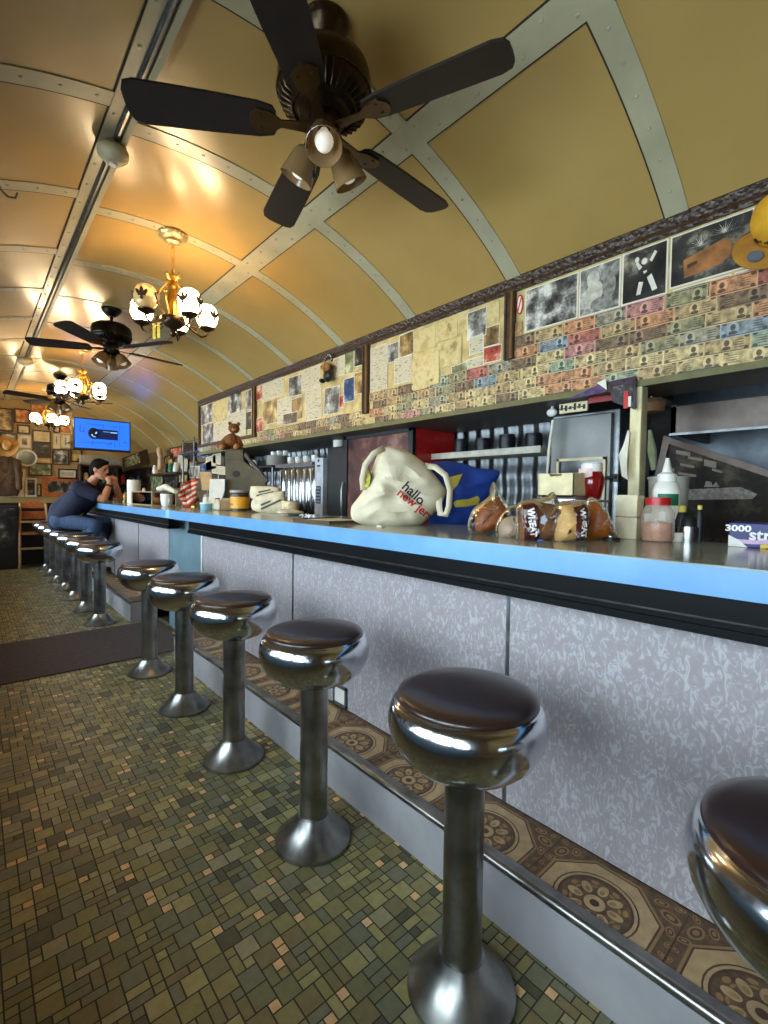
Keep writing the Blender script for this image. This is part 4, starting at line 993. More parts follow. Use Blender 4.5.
q0, q1 = at(650, 430, X=2.4), at(654, 470, X=2.4); mb = MB(); mb.tube([q0, q0.lerp(q1, .5), q1], [.008, .02, .012], 8); tag(mb.build('hanging_glove', mat('pale_green_cloth', (150, 156, 120), .9)), 'pale green rag hanging in the dark gap right of the cream post', 'cloth')
mb = MB(); mb.box(2.62, 2.66, Y0+.1, pa-.02, 0, 1.0); tag(mb.build('griddle_back', blackm), 'black griddle guard behind the pass shelf', 'guard')

# ------------------------------------------------------------------ on the near counter
Z = ZT
canvas = mat('natural_canvas', (222, 208, 178), .85, var=.04, bump=.15, bs=250)
bl_cloth = mat('royal_blue_cloth', (24, 62, 150), .7, var=.08)
A = V((1.47, 1.74, Z+.004)); TW = Matrix.Rotation(R(0), 4, 'Y')
bag = thing('tote_bag', 'white canvas tote bag lying on its side, printed hallo new jersey', 'bag', A)
oc = [(353, 520), (351, 508), (357, 499), (364, 489), (372, 470), (378, 454), (386, 447), (398, 448), (412, 454), (424, 463), (433, 473), (441, 483), (446, 492), (440, 506), (431, 516), (420, 525), (404, 528), (386, 529), (368, 526)]
mb = MB(); pillow(mb, trace(oc, A), .12, facingM(A), 0, .04, 7, 4.2, 14, .5); body = mb.build('body', canvas, bag)
bv = BVHTree.FromPolygons([V(v) for v in mb.v], mb.f)
bagref = (mb, bv)
def strap_loop(name, pts, w, parent, a, dz, m):
    """a flat cloth handle along photo points"""
    o = trace(pts, a); mb = MB(); n = len(o); vs = []
    M = facingM(a)
    for i, (x, y) in enumerate(o):
        p, q = o[max(0, i-1)], o[min(n-1, i+1)]; t = V((q[0]-p[0], q[1]-p[1], 0)).normalized(); nn = V((-t.y, t.x, 0))
        d = dz[i] if isinstance(dz, (list, tuple)) else dz
        vs += [(x+nn.x*w/2, y+nn.y*w/2, d), (x-nn.x*w/2, y-nn.y*w/2, d+.006)]
    mb.add(vs, [(2*i, 2*i+1, 2*i+3, 2*i+2) for i in range(n-1)], 0, True, M)
    return mb.build(name, m, parent, solid=.003)
strap_loop('handle', [(384, 449), (374, 455), (366, 466), (363, 480), (364, 490)], .028, bag, A, [.05, .07, .08, .07, .05], canvas)
strap_loop('handle', [(424, 466), (434, 468), (443, 476), (447, 490), (446, 506), (443, 514), (438, 513), (437, 505), (439, 490)], .028, bag, A, [.03, .06, .09, .10, .10, .10, .09, .08, .03], canvas)
mb = MB(); o = trace([(367, 466), (371, 478), (369, 488), (364, 486), (364, 476)], A); mb.prism(o, .03, .062, 0, facingM(A)); pk = mb.build('yellow_packet', mat('yellow_packet', (210, 190, 60), .5, var=.3, vs=60), bag)
mb = MB(); o = trace([(367, 465), (373, 477), (370, 487), (371, 477)], A); mb.prism(o, .062, .065, 0, facingM(A)); mb.build('packet_print', blackm, pk)
def project_text(body_, size, material, parent, bvh, px, a, ang, name='lettering', shear=0, lift=.0015, n=None):
    """flat lettering laid onto a soft surface along the line of sight of its face"""
    cu = bpy.data.curves.new(name, 'FONT'); cu.body = body_; cu.size = size; cu.align_x = 'LEFT'; cu.align_y = 'CENTER'; cu.offset = .0012; cu.resolution_u = 4
    o = bpy.data.objects.new(name, cu); COL.objects.link(o); bpy.context.view_layer.update()
    me = bpy.data.meshes.new_from_object(o.evaluated_get(bpy.context.evaluated_depsgraph_get()))
    bpy.data.objects.remove(o); bm = bmesh.new(); bm.from_mesh(me)
    bmesh.ops.triangulate(bm, faces=bm.faces); bmesh.ops.subdivide_edges(bm, edges=[e for e in bm.edges if e.calc_length() > .012], cuts=2)
    org = V(facing(px[0], px[1], a)); M = wallM(org, n or -fh, ang); off = parent_loc(parent); d = V(n or -fh).normalized()
    lost = []
    for v in bm.verts:
        p = M @ v.co; h = bvh.ray_cast(p + d*1.0, -d, 2.0)
        if h[0] is None: lost.append(v); continue
        v.co = h[0] + d*lift - off
    bmesh.ops.delete(bm, geom=lost, context='VERTS')
    bm.to_mesh(me); bm.free(); me.materials.clear(); me.materials.append(material)
    o = bpy.data.objects.new(name, me); COL.objects.link(o); o.parent = parent; return o
project_text('hallo', .064, mat('navy_ink', (26, 26, 50), .6), body, bv, (403, 485), A, R(-42), lift=.003)
project_text('new jersey', .058, mat('red_ink', (196, 40, 44), .6), body, bv, (398, 491.5), A, R(-38), lift=.003)
A2 = V((1.82, 1.68, Z+.004))
bb = thing('tote_bag', 'royal blue tote bag with yellow shapes behind the white tote', 'bag', A2)
oc = [(430, 524), (424, 508), (416, 490), (410, 474), (416, 466), (430, 463), (446, 461), (462, 463), (478, 468), (499, 471), (496, 482), (488, 498), (478, 510), (474, 522), (462, 527), (440, 527)]
mb = MB(); pillow(mb, trace(oc, A2), .075, facingM(A2), 0, .022, 7, 9.1, 11, .5); b2 = mb.build('body', bl_cloth, bb); bv2 = BVHTree.FromPolygons([V(v) for v in mb.v], mb.f)
def decal(px, a, bvh, material, parent, lift=.0015, name='print'):
    o = trace(px, a); M = facingM(a); d = -fh; off = parent_loc(parent); bm = bmesh.new()
    f = bm.faces.new([bm.verts.new(M @ V((x, y, 0))) for x, y in o]); bmesh.ops.triangulate(bm, faces=bm.faces[:])
    for _ in range(3): bmesh.ops.subdivide_edges(bm, edges=[e for e in bm.edges if e.calc_length() > .012], cuts=1, use_grid_fill=True); bmesh.ops.triangulate(bm, faces=bm.faces[:])
    for v in bm.verts:
        h = bvh.ray_cast(v.co + d, -d, 2.0); v.co = (h[0] + d*lift if h[0] is not None else v.co) - off
    me = bpy.data.meshes.new(name); bm.to_mesh(me); bm.free(); me.materials.append(material)
    ob = bpy.data.objects.new(name, me); COL.objects.link(ob); ob.parent = parent; return ob
ylw = mat('yellow_ink', (216, 190, 70), .6)
decal([(447, 478), (461, 474), (455, 485), (448, 494), (446, 490)], A2, bv2, ylw, b2, .002, 'yellow_print')
decal([(451, 503), (454, 500), (466, 499), (475, 496), (478, 499), (476, 504), (466, 506), (453, 507)], A2, bv2, ylw, b2, .002, 'yellow_print')
# bread
crust = mat('brown_crust', (134, 70, 24), .55, var=.14, vs=22, bump=.2, bs=90); crumb = mat('wheat_crumb', (124, 80, 48), .75, var=.12, vs=60, bump=.3, bs=150)
plast = pane_glass('clear_bag_film', (246, 246, 246), .14, 1.28, .35)
def loaf(label, a, oc, th, m, film_oc, fth, seed, cat='bread'):
    t = thing('bagged_bread', label, cat, a, 0, 'bagged bread on the counter')
    mb = MB(); pillow(mb, trace(oc, a), th, facingM(a), 0, .006, 20, seed, 9, .5); lf = mb.build('loaf', m, t); bvl = BVHTree.FromPolygons([V(v) for v in mb.v], mb.f)
    mb = MB(); pillow(mb, trace(film_oc, a), fth, facingM(a), 0, .016, 30, seed+3, 9, .5); fl = mb.build('plastic_bag', plast, t); bvf = BVHTree.FromPolygons([V(v) for v in mb.v], mb.f)
    return t, lf, bvl, fl, bvf
a = V((1.47, 1.06, Z+.003))
loaf('round brown loaf in a clear bag with gathered neck, leftmost bread', a, [(477, 533), (475, 520), (478, 508), (486, 501), (496, 497), (504, 501), (508, 511), (505, 521), (497, 528), (487, 533)], .055, crust,
     [(470, 534), (468, 522), (474, 508), (484, 500), (490, 494), (493, 482), (497, 488), (502, 497), (510, 508), (508, 522), (499, 531), (484, 536)], .062, 1)
a = V((1.44, .96, Z+.003))
loaf('small pale bun in a crinkled clear bag, second bread from the left', a, [(500, 537), (499, 526), (505, 518), (514, 516), (521, 522), (521, 536), (510, 539)], .04, mat('pale_bun', (176, 150, 122), .6, var=.1),
     [(497, 539), (496, 524), (503, 512), (512, 505), (522, 506), (525, 520), (523, 538), (510, 541)], .052, 5)
maroon = mat('maroon_wrapper', (66, 26, 24), .25, var=.15, vs=30, coat=.4); wtx = mat('white_ink', (236, 230, 224), .5)
a = V((1.42, .86, Z+.003))
t, lf, bvl, fl, bvf = loaf('wheat bread loaf whose maroon label stands at its left end', a, [(520, 541), (519, 520), (520, 506), (530, 502), (545, 503), (556, 506), (559, 520), (558, 538), (548, 542), (534, 543)], .06, crumb,
     [(517, 542), (516, 520), (518, 504), (530, 499), (546, 497), (553, 492), (558, 502), (562, 520), (560, 540), (548, 544), (532, 545)], .066, 8)
decal([(520, 505), (530, 503), (533, 524), (534, 541), (521, 540), (520, 522)], a, bvf, maroon, t, .003, 'wrapper_label')
project_text('WHEAT', .026, wtx, t, bvf, (525.5, 508), a, R(-84), lift=.005)
decal([(534, 516), (539, 514), (541, 519), (538, 524), (534, 522)], a, bvf, mat('pale_blue_seal', (180, 190, 204), .4), t, .004, 'seal')
decal([(533, 538), (541, 539), (541, 543), (533, 543)], a, bvf, mat('blue_label_foot', (60, 130, 210), .4), t, .004, 'blue_label_foot')
a = V((1.47, .735, Z+.003))
t, lf, bvl, fl, bvf = loaf('wheat bread loaf whose maroon label stands at its right end, below the ketchup', a, [(556, 541), (556, 520), (560, 506), (572, 503), (582, 506), (584, 520), (583, 538), (574, 541)], .055, mat('cream_heel', (206, 160, 96), .7, var=.1),
     [(553, 541), (554, 520), (558, 504), (570, 500), (584, 502), (588, 518), (586, 538), (574, 544)], .062, 12)
decal([(567, 507), (580, 504), (584, 520), (582, 539), (570, 540), (569, 524)], a, bvf, maroon, t, .003, 'wrapper_label')
project_text('WHEAT', .026, wtx, t, bvf, (574.5, 508), a, R(-84), lift=.005)
# napkin dispenser, cream box, ketchup, amber bottle
def bottle(name, label, cat, x, y, prof, body_m, cap_m, cap, z=Z, n=24, group=None):
    t = thing(name, label, cat, (x, y, z), 0, group)
    MB().lathe(prof, n).build('bottle_body', body_m, t); MB().lathe(cap, n).build('cap', cap_m, t); return t
q = at(572, 498, X=1.78)
nd = thing('napkin_dispenser', 'steel napkin dispenser half hidden behind the wheat bread', 'dispenser', (1.72, q.y, Z))
mb = MB(); h = at(572, 496, X=1.72).z-Z; mb.box(-.06, .06, -.075, .075, 0, h); mb.build('case', steel, nd, .012, world=False); mb = MB(); mb.box(-.064, -.059, -.055, .055, .02, h-.02); mb.build('napkins', paper, nd, world=False)
bx = thing('card_box', 'cream cardboard box with open notched lid on the napkin dispenser', 'box', (1.72, q.y+.01, Z+h))
mb = MB(); hh = .085; mb.prism([(-.072, 0), (.072, 0), (.072, hh), (.03, hh), (.018, hh-.012), (-.018, hh-.012), (-.03, hh), (-.072, hh)], .052, .055, 0, wallM((0, 0, 0))); mb.box(.052, .055, -.072, .072, 0, hh); mb.box(-.055, .055, -.072, -.069, 0, hh); mb.box(-.055, .055, .069, .072, 0, hh); mb.box(-.055, .055, -.072, .072, 0, .003); mb.build('carton', cream, bx, world=False)
mb = MB(); mb.box(.0, .055, -.07, .07, hh, hh+.003); mb.build('lid_flap', cream, bx, world=False)
ab = V((1.70, .715, Z))
a = V((1.66, .70, Z+.003))
loaf('amber brown rolls in a clear bag between the wheat label and the cream cartons', a, [(586, 539), (584, 522), (588, 507), (594, 501), (600, 506), (607, 516), (609, 530), (607, 540), (597, 541)], .05, mat('amber_roll', (170, 92, 32), .4, var=.15, vs=25, bump=.2),
     [(583, 541), (582, 522), (586, 503), (591, 497), (598, 501), (608, 514), (612, 530), (610, 541), (597, 543)], .056, 17)
q = at(591, 500, X=1.80); kx = 1.80
kt = thing('caddy_stand', 'low steel riser that holds the ketchup bottle', 'stand', (kx, q.y, Z)); zk = q.z-.0
mb = MB(); mb.box(-.05, .05, -.05, .05, zk-Z-.008, zk-Z); 
for sx in (-.045, .045):
    for sy in (-.045, .045): mb.tube([(sx, sy, 0), (sx, sy, .03), (sx, sy, zk-Z-.004)], .004, 6)
mb.build('riser', steel, kt, world=False)
kh = at(591, 466, X=kx).z-zk
t = thing('ketchup_bottle', 'red ketchup bottle standing upside down on its white cap shape, above the bread', 'bottle', (kx, q.y, zk))
MB().lathe([(0, 0), (.03, .001), (.036, .012), (.046, .06), (.047, .085), (.04, .10), (.036, .12), (.036, kh-.035), (.03, kh-.03), (0, kh-.03)], 26).build('bottle_body', mat('ketchup_red', (130, 16, 14), .15, coat=.6), t)
MB().lathe([(0, kh-.035), (.038, kh-.035), (.039, kh+.006), (.034, kh+.012), (0, kh+.012)], 26).build('cap', white, t)
mb = MB(); mb.grid(lambda u, v: (-.0475*cos((u-.5)*1.2), .0475*sin((u-.5)*1.2)+.006, .085+.035*v), 8, 2); mb.build('label_patch', mat('pink_label', (226, 190, 186), .5), t, world=False)
# stacked white boxes at the post
for k, (y0, y1, lab) in enumerate(((545, 526, 'lower of two white cartons stacked below the cream post'), (526, 518, 'upper of two white cartons stacked below the cream post'))):
    pass
q = at(633, 540, X=1.80)
for k, lab in enumerate(('lower of the two plain cream cartons stacked before the cream post', 'upper of the two plain cream cartons stacked before the cream post')):
    t = thing('small_carton', lab, 'carton', (1.76, q.y, Z+k*.078), 0, 'cartons before the cream post')
    mb = MB(); mb.box(-.03, .03, -.036, .036, 0, .0765); mb.build('carton', mat('cream_carton', (216, 202, 168), .6), t, .002, world=False); mb = MB(); mb.box(-.031, .031, -.037, .037, .058, .076); mb.build('carton_lid', mat('cream_carton', (216, 202, 168), .6), t, world=False)
q = at(613, 541, X=1.66); t = thing('steel_bell', 'small black and steel call bell beside the cream cartons', 'bell', (1.64, q.y, Z))
MB().lathe([(0, 0), (.03, 0), (.03, .008), (.0, .01)], 24).build('base', blackm, t); MB().lathe([(.024, .012), (.022, .024), (.014, .034), (.004, .038), (0, .046)], 24).build('dome', chrome, t)
q = at(657, 541, Z=Z)
jr = thing('plastic_jar', 'clear jar with a red lid and orange contents on the counter', 'jar', (1.74, at(657, 535, X=1.74).y, Z))
MB().lathe([(0, 0), (.046, .001), (.05, .012), (.05, .095), (.038, .118), (.034, .125)], 28).build('jar_body', film('jar_plastic', (214, 200, 180), .35), jr); MB().lathe([(0, .122), (.038, .122), (.038, .146), (0, .148)], 28).build('lid', red, jr)
mb = MB(); mb.lathe([(0, .003), (.044, .004), (.044, .06), (0, .07)], 22); mb.build('contents', mat('orange_contents', (196, 104, 60), .6, var=.15, vs=50), jr, world=False)
q = at(665, 535, X=1.92)
wb = bottle('squeeze_bottle', 'white squeeze bottle with pointed nozzle and green label', 'bottle', 1.83, at(665, 535, X=1.83).y, [(0, 0), (.04, .001), (.043, .01), (.043, .17), (.036, .195), (.026, .206), (0, .206)], white, white,
            [(0, .204), (.03, .204), (.03, .228), (.016, .236), (.009, .27), (.006, .285), (0, .286)])
mb = MB(); mb.grid(lambda u, v: (-.0436*cos((u-.2)*1.6), -.0436*sin((u-.2)*1.6), .12+.04*v), 10, 2); mb.build('green_label', green, wb, world=False)
q = at(667, 478, X=2.16); t = thing('tall_container', 'tall pale grey container on the pass shelf behind the squeeze bottle', 'container', (2.2, at(668, 500, X=2.2).y, 1.03)); hh = at(668, 477, X=2.2).z-1.03
MB().lathe([(0, 0), (.062, .002), (.074, hh-.01), (.078, hh-.008), (.078, hh), (.07, hh), (.06, .01), (0, .008)], 30).build('tub', mat('grey_white_tub', (186, 184, 172), .45), t)
bottle('spice_shaker', 'white narrow shaker lettered in black between the cartons and the jar', 'shaker', 1.82, at(645, 530, X=1.82).y, [(0, 0), (.02, 0), (.022, .09), (0, .09)], white, blackm, [(0, .089), (.021, .089), (.02, .115), (0, .118)])
q = at(690, 540, X=1.9)
bottle('steel_shaker', 'short steel shaker with black top beside the jar', 'shaker', 1.82, at(688, 538, X=1.82).y, [(0, 0), (.03, 0), (.032, .02), (.032, .05), (0, .05)], steel, blackm, [(0, .05), (.025, .05), (.022, .075), (.012, .085), (0, .086)])
bottle('sauce_bottle', 'small black sauce bottle with yellow band behind the steel shaker', 'bottle', 1.83, at(681, 528, X=1.83).y, [(0, 0), (.024, 0), (.026, .07), (.012, .1), (0, .1)], blackm, mat('yellow_cap', (212, 190, 80), .5), [(0, .098), (.014, .098), (.014, .12), (0, .121)])
bottle('sauce_bottle', 'thin black bottle with pale stripe left of the blue carton', 'bottle', 1.83, at(699, 535, X=1.83).y, [(0, 0), (.012, 0), (.012, .09), (.006, .11), (0, .11)], blackm, mat('yellow_cap', (212, 190, 80), .5), [(0, .108), (.007, .108), (.007, .122), (0, .123)])
t = thing('paper_cup', 'small white paper cup between jar and steel shaker', 'cup', (1.79, at(677, 541, X=1.79).y, Z)); MB().lathe([(0, 0), (.016, 0), (.022, .03), (.02, .03), (0, .004)], 18).build('cup_wall', paper, t)
q0 = at(729, 547, X=1.76); sbx = thing('stretch_wrap_box', 'dark blue carton lettered 3000 stretch at the right edge of the counter', 'box', (1.79, q0.y-.15, Z)); h = at(730, 522, X=1.76).z-Z
mb = MB(); mb.box(-.05, .05, -.16, .148, 0, h); cb = mb.build('carton', navy, sbx, .003, world=False)
Mt = wallM((1.739, q0.y, Z))
text('3000', .026, wtx, cb, wallM((1.7395, q0.y-.025, Z+h-.018)), sx=1.25, bold=.0008); text('stretch', .047, wtx, cb, wallM((1.7395, q0.y-.052, Z+h*.52)), align='LEFT', bold=.0012)
def swoosh(pts, w, m, nm):
    mb = MB(); M = wallM((1.7395, q0.y, Z)); n = len(pts); vs = []
    for x, y in pts: vs += [(x, y+w/2, .0008), (x, y-w/2, .0008)]
    mb.add(vs, [(2*i, 2*i+1, 2*i+3, 2*i+2) for i in range(n-1)], 0, False, M); mb.build(nm, m, cb)
swoosh([(.003+.03*k, .02-.012*sin(k*.55)+.004*k) for k in range(10)], .012, mat('lilac_ink', (206, 170, 204), .5), 'lilac_swoosh')
swoosh([(.08+.03*k, .006+.008*sin(k*.5)) for k in range(8)], .012, yellow, 'yellow_swoosh')
mb = MB(); mb.prism([(.002, .001), (.05, .001), (.03, .02), (.002, .036)], .0003, .0009, 0, wallM((1.7395, q0.y, Z))); mb.build('white_corner', wtx, cb)
# white bits and a lid on the counter
q = at(381, 527, Z=Z); t = thing('paper_scrap', 'tiny folded white paper on the counter edge below the tote', 'paper', (q.x, q.y, Z)); mb = MB(); mb.box(-.012, .012, -.016, .016, 0, .007); mb.prism([(-.01, .006), (.012, .006), (.004, .013)], -.014, .014, 0); mb.build('scrap', paper, t, world=False)
q = at(322, 522, Z=Z); t = thing('serving_tray', 'flat dark tray with papers on the counter before the coffee urn', 'tray', (q.x+.06, q.y, Z))
mb = MB(); mb.box(-.13, .13, -.17, .17, 0, .006); mb.box(-.13, .13, -.17, -.16, .006, .014); mb.box(-.13, .13, .16, .17, .006, .014); mb.box(-.13, -.12, -.17, .17, .006, .014); mb.build('tray_body', mat('brown_tray', (86, 66, 46), .4), t, world=False); mb = MB(); mb.box(-.09, .1, -.12, .1, .006, .012); mb.build('paper_stack', paper, t, world=False)
q = at(302, 515, Z=Z); t = thing('napkin_pile', 'loose white napkins lying left of the dark tray', 'napkins', (1.62, q.y, Z)); mb = MB(); pillow(mb, [(-.09, -.05), (-.06, .06), (.05, .07), (.1, .02), (.07, -.06), (-.02, -.07)], .018, Matrix.Translation((0, 0, .02)), 0, .012, 16, 3, 6); mb.build('pile', paper, t, world=False)
q = at(292, 510, X=1.8); t = thing('sweetener_bowl', 'short patterned cream tub beside the stacked napkin packs', 'tub', (1.8, q.y+.02, Z)); MB().lathe([(0, 0), (.06, 0), (.065, .09), (.06, .09), (.055, .01), (0, .01)], 22).build('tub_wall', mat('cream_tub', (206, 190, 150), .6, var=.2, vs=40), t)
# two packs of napkins
for k, (oc, lab, dx) in enumerate((([(252, 508), (256, 497), (281, 491), (285, 494), (286, 510), (283, 514), (262, 513)], 'front paper napkin pack leaning in the stack beside the yellow jar', 0), ([(253, 499), (251, 488), (255, 486), (277, 487), (280, 491), (278, 496)], 'rear paper napkin pack lying on top of the stack', .10))):
    a = V((1.62+dx, 3.28+.06*k, Z+.004)); t = thing('napkin_pack', lab, 'napkin pack', a, 0, 'napkin packs')
    mb = MB(); pillow(mb, trace(oc, a), .045, facingM(a), 0, .004, 10, k, 8, .2); mb.build('wrapper', mat('ivory_wrap', (222, 208, 176), .6), t); bvn = BVHTree.FromPolygons([V(v) for v in mb.v], mb.f)
    for q_ in ((((262, 508), (282, 499), (282, 501), (263, 510)), ((262, 504), (272, 500), (272, 502), (263, 506))) if k == 0 else (((258, 495), (275, 491), (275, 492.5), (258, 497)), ((260, 491.5), (272, 489), (272, 490.5), (260, 493)))): decal(q_, a, bvn, mat('olive_ink', (84, 82, 50), .6), t, .003, 'printed_line')
# yellow-labelled jar, cartons, basket of menus
t = thing('powder_tub', 'brown tub with a bright yellow label beside the napkin packs', 'tub', (1.68, 3.72, Z)); MB().lathe([(0, 0), (.072, .002), (.078, .14), (.07, .15), (0, .15)], 26).build('tub_body', mat('dark_brown_tub', (70, 50, 34), .4), t)
mb = MB(); mb.lathe([(.0755, .02), (.0795, .115)], 26); mb.build('label_band', mat('marigold_label', (232, 168, 40), .5), t); MB().lathe([(0, .15), (.08, .15), (.081, .17), (0, .172)], 26).build('lid', mat('grey_lid', (150, 146, 140), .4), t)
mb = MB(); mb.prism([(-.03, -.03), (.03, -.03), (.03, -.014), (-.03, -.014)], 0, .002, 0, wallM((1.60, 3.72, Z+.075), (-1, -.3, 0))); mb.build('label_mark', mat('dark_orange_ink', (150, 70, 20), .5), t)
t = thing('plastic_bin', 'small translucent bin of packets left of the yellow labelled tub', 'bin', (1.62, 3.92, Z)); mb = MB(); 
for q in ((-.07, .07, -.1, -.095, 0, .085), (-.07, .07, .095, .1, 0, .085), (-.07, -.065, -.1, .1, 0, .085), (.065, .07, -.1, .1, 0, .085), (-.07, .07, -.1, .1, 0, .004)): mb.box(*q)
mb.build('bin_walls', mat('frost_plastic', (196, 184, 160), .4), t, world=False); mb = MB()
for k in range(6): mb.cbox((0, -.07+.028*k, .055), (.09, .016, .08), k % 3, Matrix.Rotation(R(6*(k % 3)-6), 4, 'X'))
mb.build('packets', [paper, tan, orangewood], t, world=False)
def carded(lab, px0, px1, a, m, lean=0, name='menu_card', cat='card', group=None):
    o = trace([(px0[0], px1[1]), (px1[0], px1[1]), (px1[0]+lean, px0[1]), (px0[0]+lean, px0[1])], a)
    t = MB(); t.prism(o, -.004, .004, 0, facingM(a)); return tag(t.build(name, m, None, .001), lab, cat, group)
carded('white menu card standing tilted before the olive cabinet', (208, 479), (223, 512), V((1.60, 4.15, Z)), paper, 2)
mb = MB(); pts = [at(x, y, X=1.60) for x, y in ((217, 512), (222, 502), (225, 490), (225, 480))]; mb.tube(pts, .008, 8); tag(mb.build('curved_stand', dark_steel), 'curved metal stand edge right of the white menu card', 'stand')
carded('tan envelope standing behind the white menu card', (202, 472), (213, 490), V((1.75, 4.25, Z+.1)), tan, -2, 'envelope', 'envelope')
bottle('sugar_jar', 'clear sugar jar with steel top beside the striped flag', 'jar', 1.66, 4.38, [(0, 0), (.04, .001), (.043, .09), (.034, .11), (0, .11)], mat('sugar_white', (214, 204, 186), .3), steel, [(0, .108), (.036, .108), (.03, .13), (.01, .14), (0, .14)])
t = thing('wipe_tub', 'small pale blue and white tub on the counter below the menu card', 'tub', (1.52, 4.03, Z)); MB().lathe([(0, 0), (.05, 0), (.055, .05), (0, .05)], 22).build('tub_body', mat('aqua_tub', (120, 180, 196), .4), t); MB().lathe([(0, .05), (.057, .05), (.055, .062), (0, .064)], 22).build('lid', white, t)
# folded striped flag on a post
a = V((1.66, 4.85, Z)); fl = thing('striped_flag', 'red and cream striped flag draped beside the menu cards', 'flag', a)
stripe = [mat('flag_red', (196, 60, 44), .8), mat('flag_cream', (224, 200, 170), .8)]
mb = MB(); o0 = trace([(180, 489), (184, 484), (190, 480), (198, 478.5)], a); o1 = trace([(183, 506), (188, 507), (194, 504), (199, 500)], a)
for s in range(9):
    for i in range(3):
        def pt(i_, f): p, q = V((*o0[i_], 0)), V((*o1[i_], 0)); w = p.lerp(q, f); return (w.x, w.y, .03*sin(i_*1.7+f*5)+.04*sin(f*3))
        vs = []
        for i_ in (i, i+1):
            for f in (s/9, (s+1)/9): vs.append(pt(i_, f))
        mb.add(vs, [(0, 1, 3, 2)], s % 2, True, facingM(a))
mb.build('cloth', stripe, fl, solid=.003); q0 = V((1.67, 4.80, Z)); mb = MB(); mb.lathe([(0, 0), (.05, 0), (.05, .01), (.01, .02), (.006, .03), (.006, .3), (.012, .31), (0, .32)], 16, 0, Matrix.Translation((1.71, 4.84, Z))); mb.build('flag_pole', gold, fl)
# olive cabinet silhouette with a plush bear on top
a = V((1.76, 4.12, Z)); ol = thing('olive_cabinet', 'olive painted stepped wooden cabinet with a knot hole under the plush bear', 'cabinet', a)
oc = [(226, 508), (226, 449), (243, 447), (244, 461), (250, 466), (258, 472), (265, 482), (268, 492), (268, 508)]
oo = trace(oc, a); oo = [(x, max(y, 0)) for x, y in oo]
mb = MB(); mb.prism(oo, -.06, .02, 0, facingM(a)); bo = mb.build('case', mat('olive_paint', (78, 66, 34), .6, var=.15, vs=9), ol, .006)
c = trace([(237, 474)], a)[0]; mb = MB(); mb.prism(ell(c[0], c[1], .035, .03, 20), .0205, .0225, 0, facingM(a)); mb.build('knot_hole', mat('knot', (46, 24, 18), .7), ol)
l = trace([(226, 460), (244, 460.5)], a); mb = MB(); mb.prism([(l[0][0], l[0][1]), (l[1][0], l[1][1]), (l[1][0], l[1][1]+.004), (l[0][0], l[0][1]+.004)], .0205, .0225, 0, facingM(a)); mb.build('seam_line', mat('knot', (46, 24, 18), .7), ol)
l = trace([(245, 456), (251, 464), (259, 474), (266, 483), (268, 481), (260, 470), (251, 460), (246, 453)], a); mb = MB(); mb.prism(l, -.05, .03, 0, facingM(a)); tag(mb.build('wooden_board', wood, None, .004), 'dark wooden slat leaning along the sloped side of the olive cabinet', 'slat')
def bpt(x, y, d=0): return V(facing(x, y, a)) + fh*d
br = thing('plush_bear', 'brown plush bear sitting on top of the olive cabinet', 'plush toy', bpt(233, 447.5))
fur = mat('brown_fur', (116, 70, 34), .95, var=.2, vs=60, bump=.8, bs=180); fur2 = mat('tan_fur', (172, 124, 74), .95, var=.1, bump=.6, bs=180)
mb = MB(); mb.ball(bpt(232, 441, 0), (.062, .062, .07)); mb.ball(bpt(234, 428.5), (.05, .05, .046)); mb.limb(bpt(227, 438), bpt(219, 446), .024, .02); mb.limb(bpt(237, 438), bpt(241, 445), .024, .022)
mb.limb(bpt(228, 446), bpt(226, 448, -.09), .03, .028); mb.limb(bpt(237, 446), bpt(240, 448, -.09), .03, .028); mb.ball(bpt(230, 423.5), .017); mb.ball(bpt(238.5, 424), .017)
mb.build('body', fur, br); mb = MB(); mb.ball(bpt(235.5, 430, -.042), (.022, .022, .017)); mb.ball(bpt(226, 448, -.105), .026); mb.ball(bpt(240, 448, -.105), .026); mb.build('muzzle_and_paws', fur2, br)
mb = MB(); mb.ball(bpt(235.8, 429, -.064), .007, 8, 6); mb.ball(bpt(233, 427, -.044), .005, 8, 6); mb.ball(bpt(238, 427.3, -.042), .005, 8, 6); mb.build('eyes_and_nose', blackm, br)
mb = MB(); mb.tube([at(214, 447, X=2.32), at(207, 449.5, X=2.32), at(200, 448, X=2.32)], [.022, .02, .012], 10); tag(mb.build('pink_plush', mat('dusty_pink_plush', (176, 136, 108), .9)), 'dusty pink plush arm lying left of the bear', 'plush toy')
# ------------------------------------------------------------------ far counter
q = at(134, 503, X=1.5); t = thing('paper_towel_roll', 'white paper towel roll standing on the far counter near the man', 'paper towels', (1.5, q.y, Z))
rr = .075; hh = at(134, 480, X=1.5).z-Z
mb = MB(); mb.lathe([(.02, .01), (rr, .01), (rr, hh), (.02, hh), (.02, .01)], 28); mb.build('roll', paper, t); MB().lathe([(0, 0), (.085, 0), (.085, .01), (.01, .012), (.01, hh+.01), (0, hh+.02)], 22).build('holder', dark_steel, t)
q = at(144, 503, X=1.6); bottle('ketchup_bottle', 'small red squeeze bottle with white cap beside the paper towel roll', 'bottle', 1.6, q.y, [(0, 0), (.035, 0), (.037, .12), (.024, .15), (0, .15)], red, white, [(0, .15), (.022, .15), (.02, .19), (0, .2)])
q0, q1 = at(143, 504, X=1.55), at(164, 504, X=1.55); cdd = thing('pastry_case', 'low clear pastry box with metal rim on the far counter', 'box', (1.55, (q0.y+q1.y)/2, Z))
w = abs(q0.y-q1.y)/2; h = at(154, 492, X=1.55).z-Z
mb = MB()
for s in (-w, w):
    for u in (-.12, .12): mb.tube([(u, s, 0), (u, s, h/2), (u, s, h)], .006, 6)
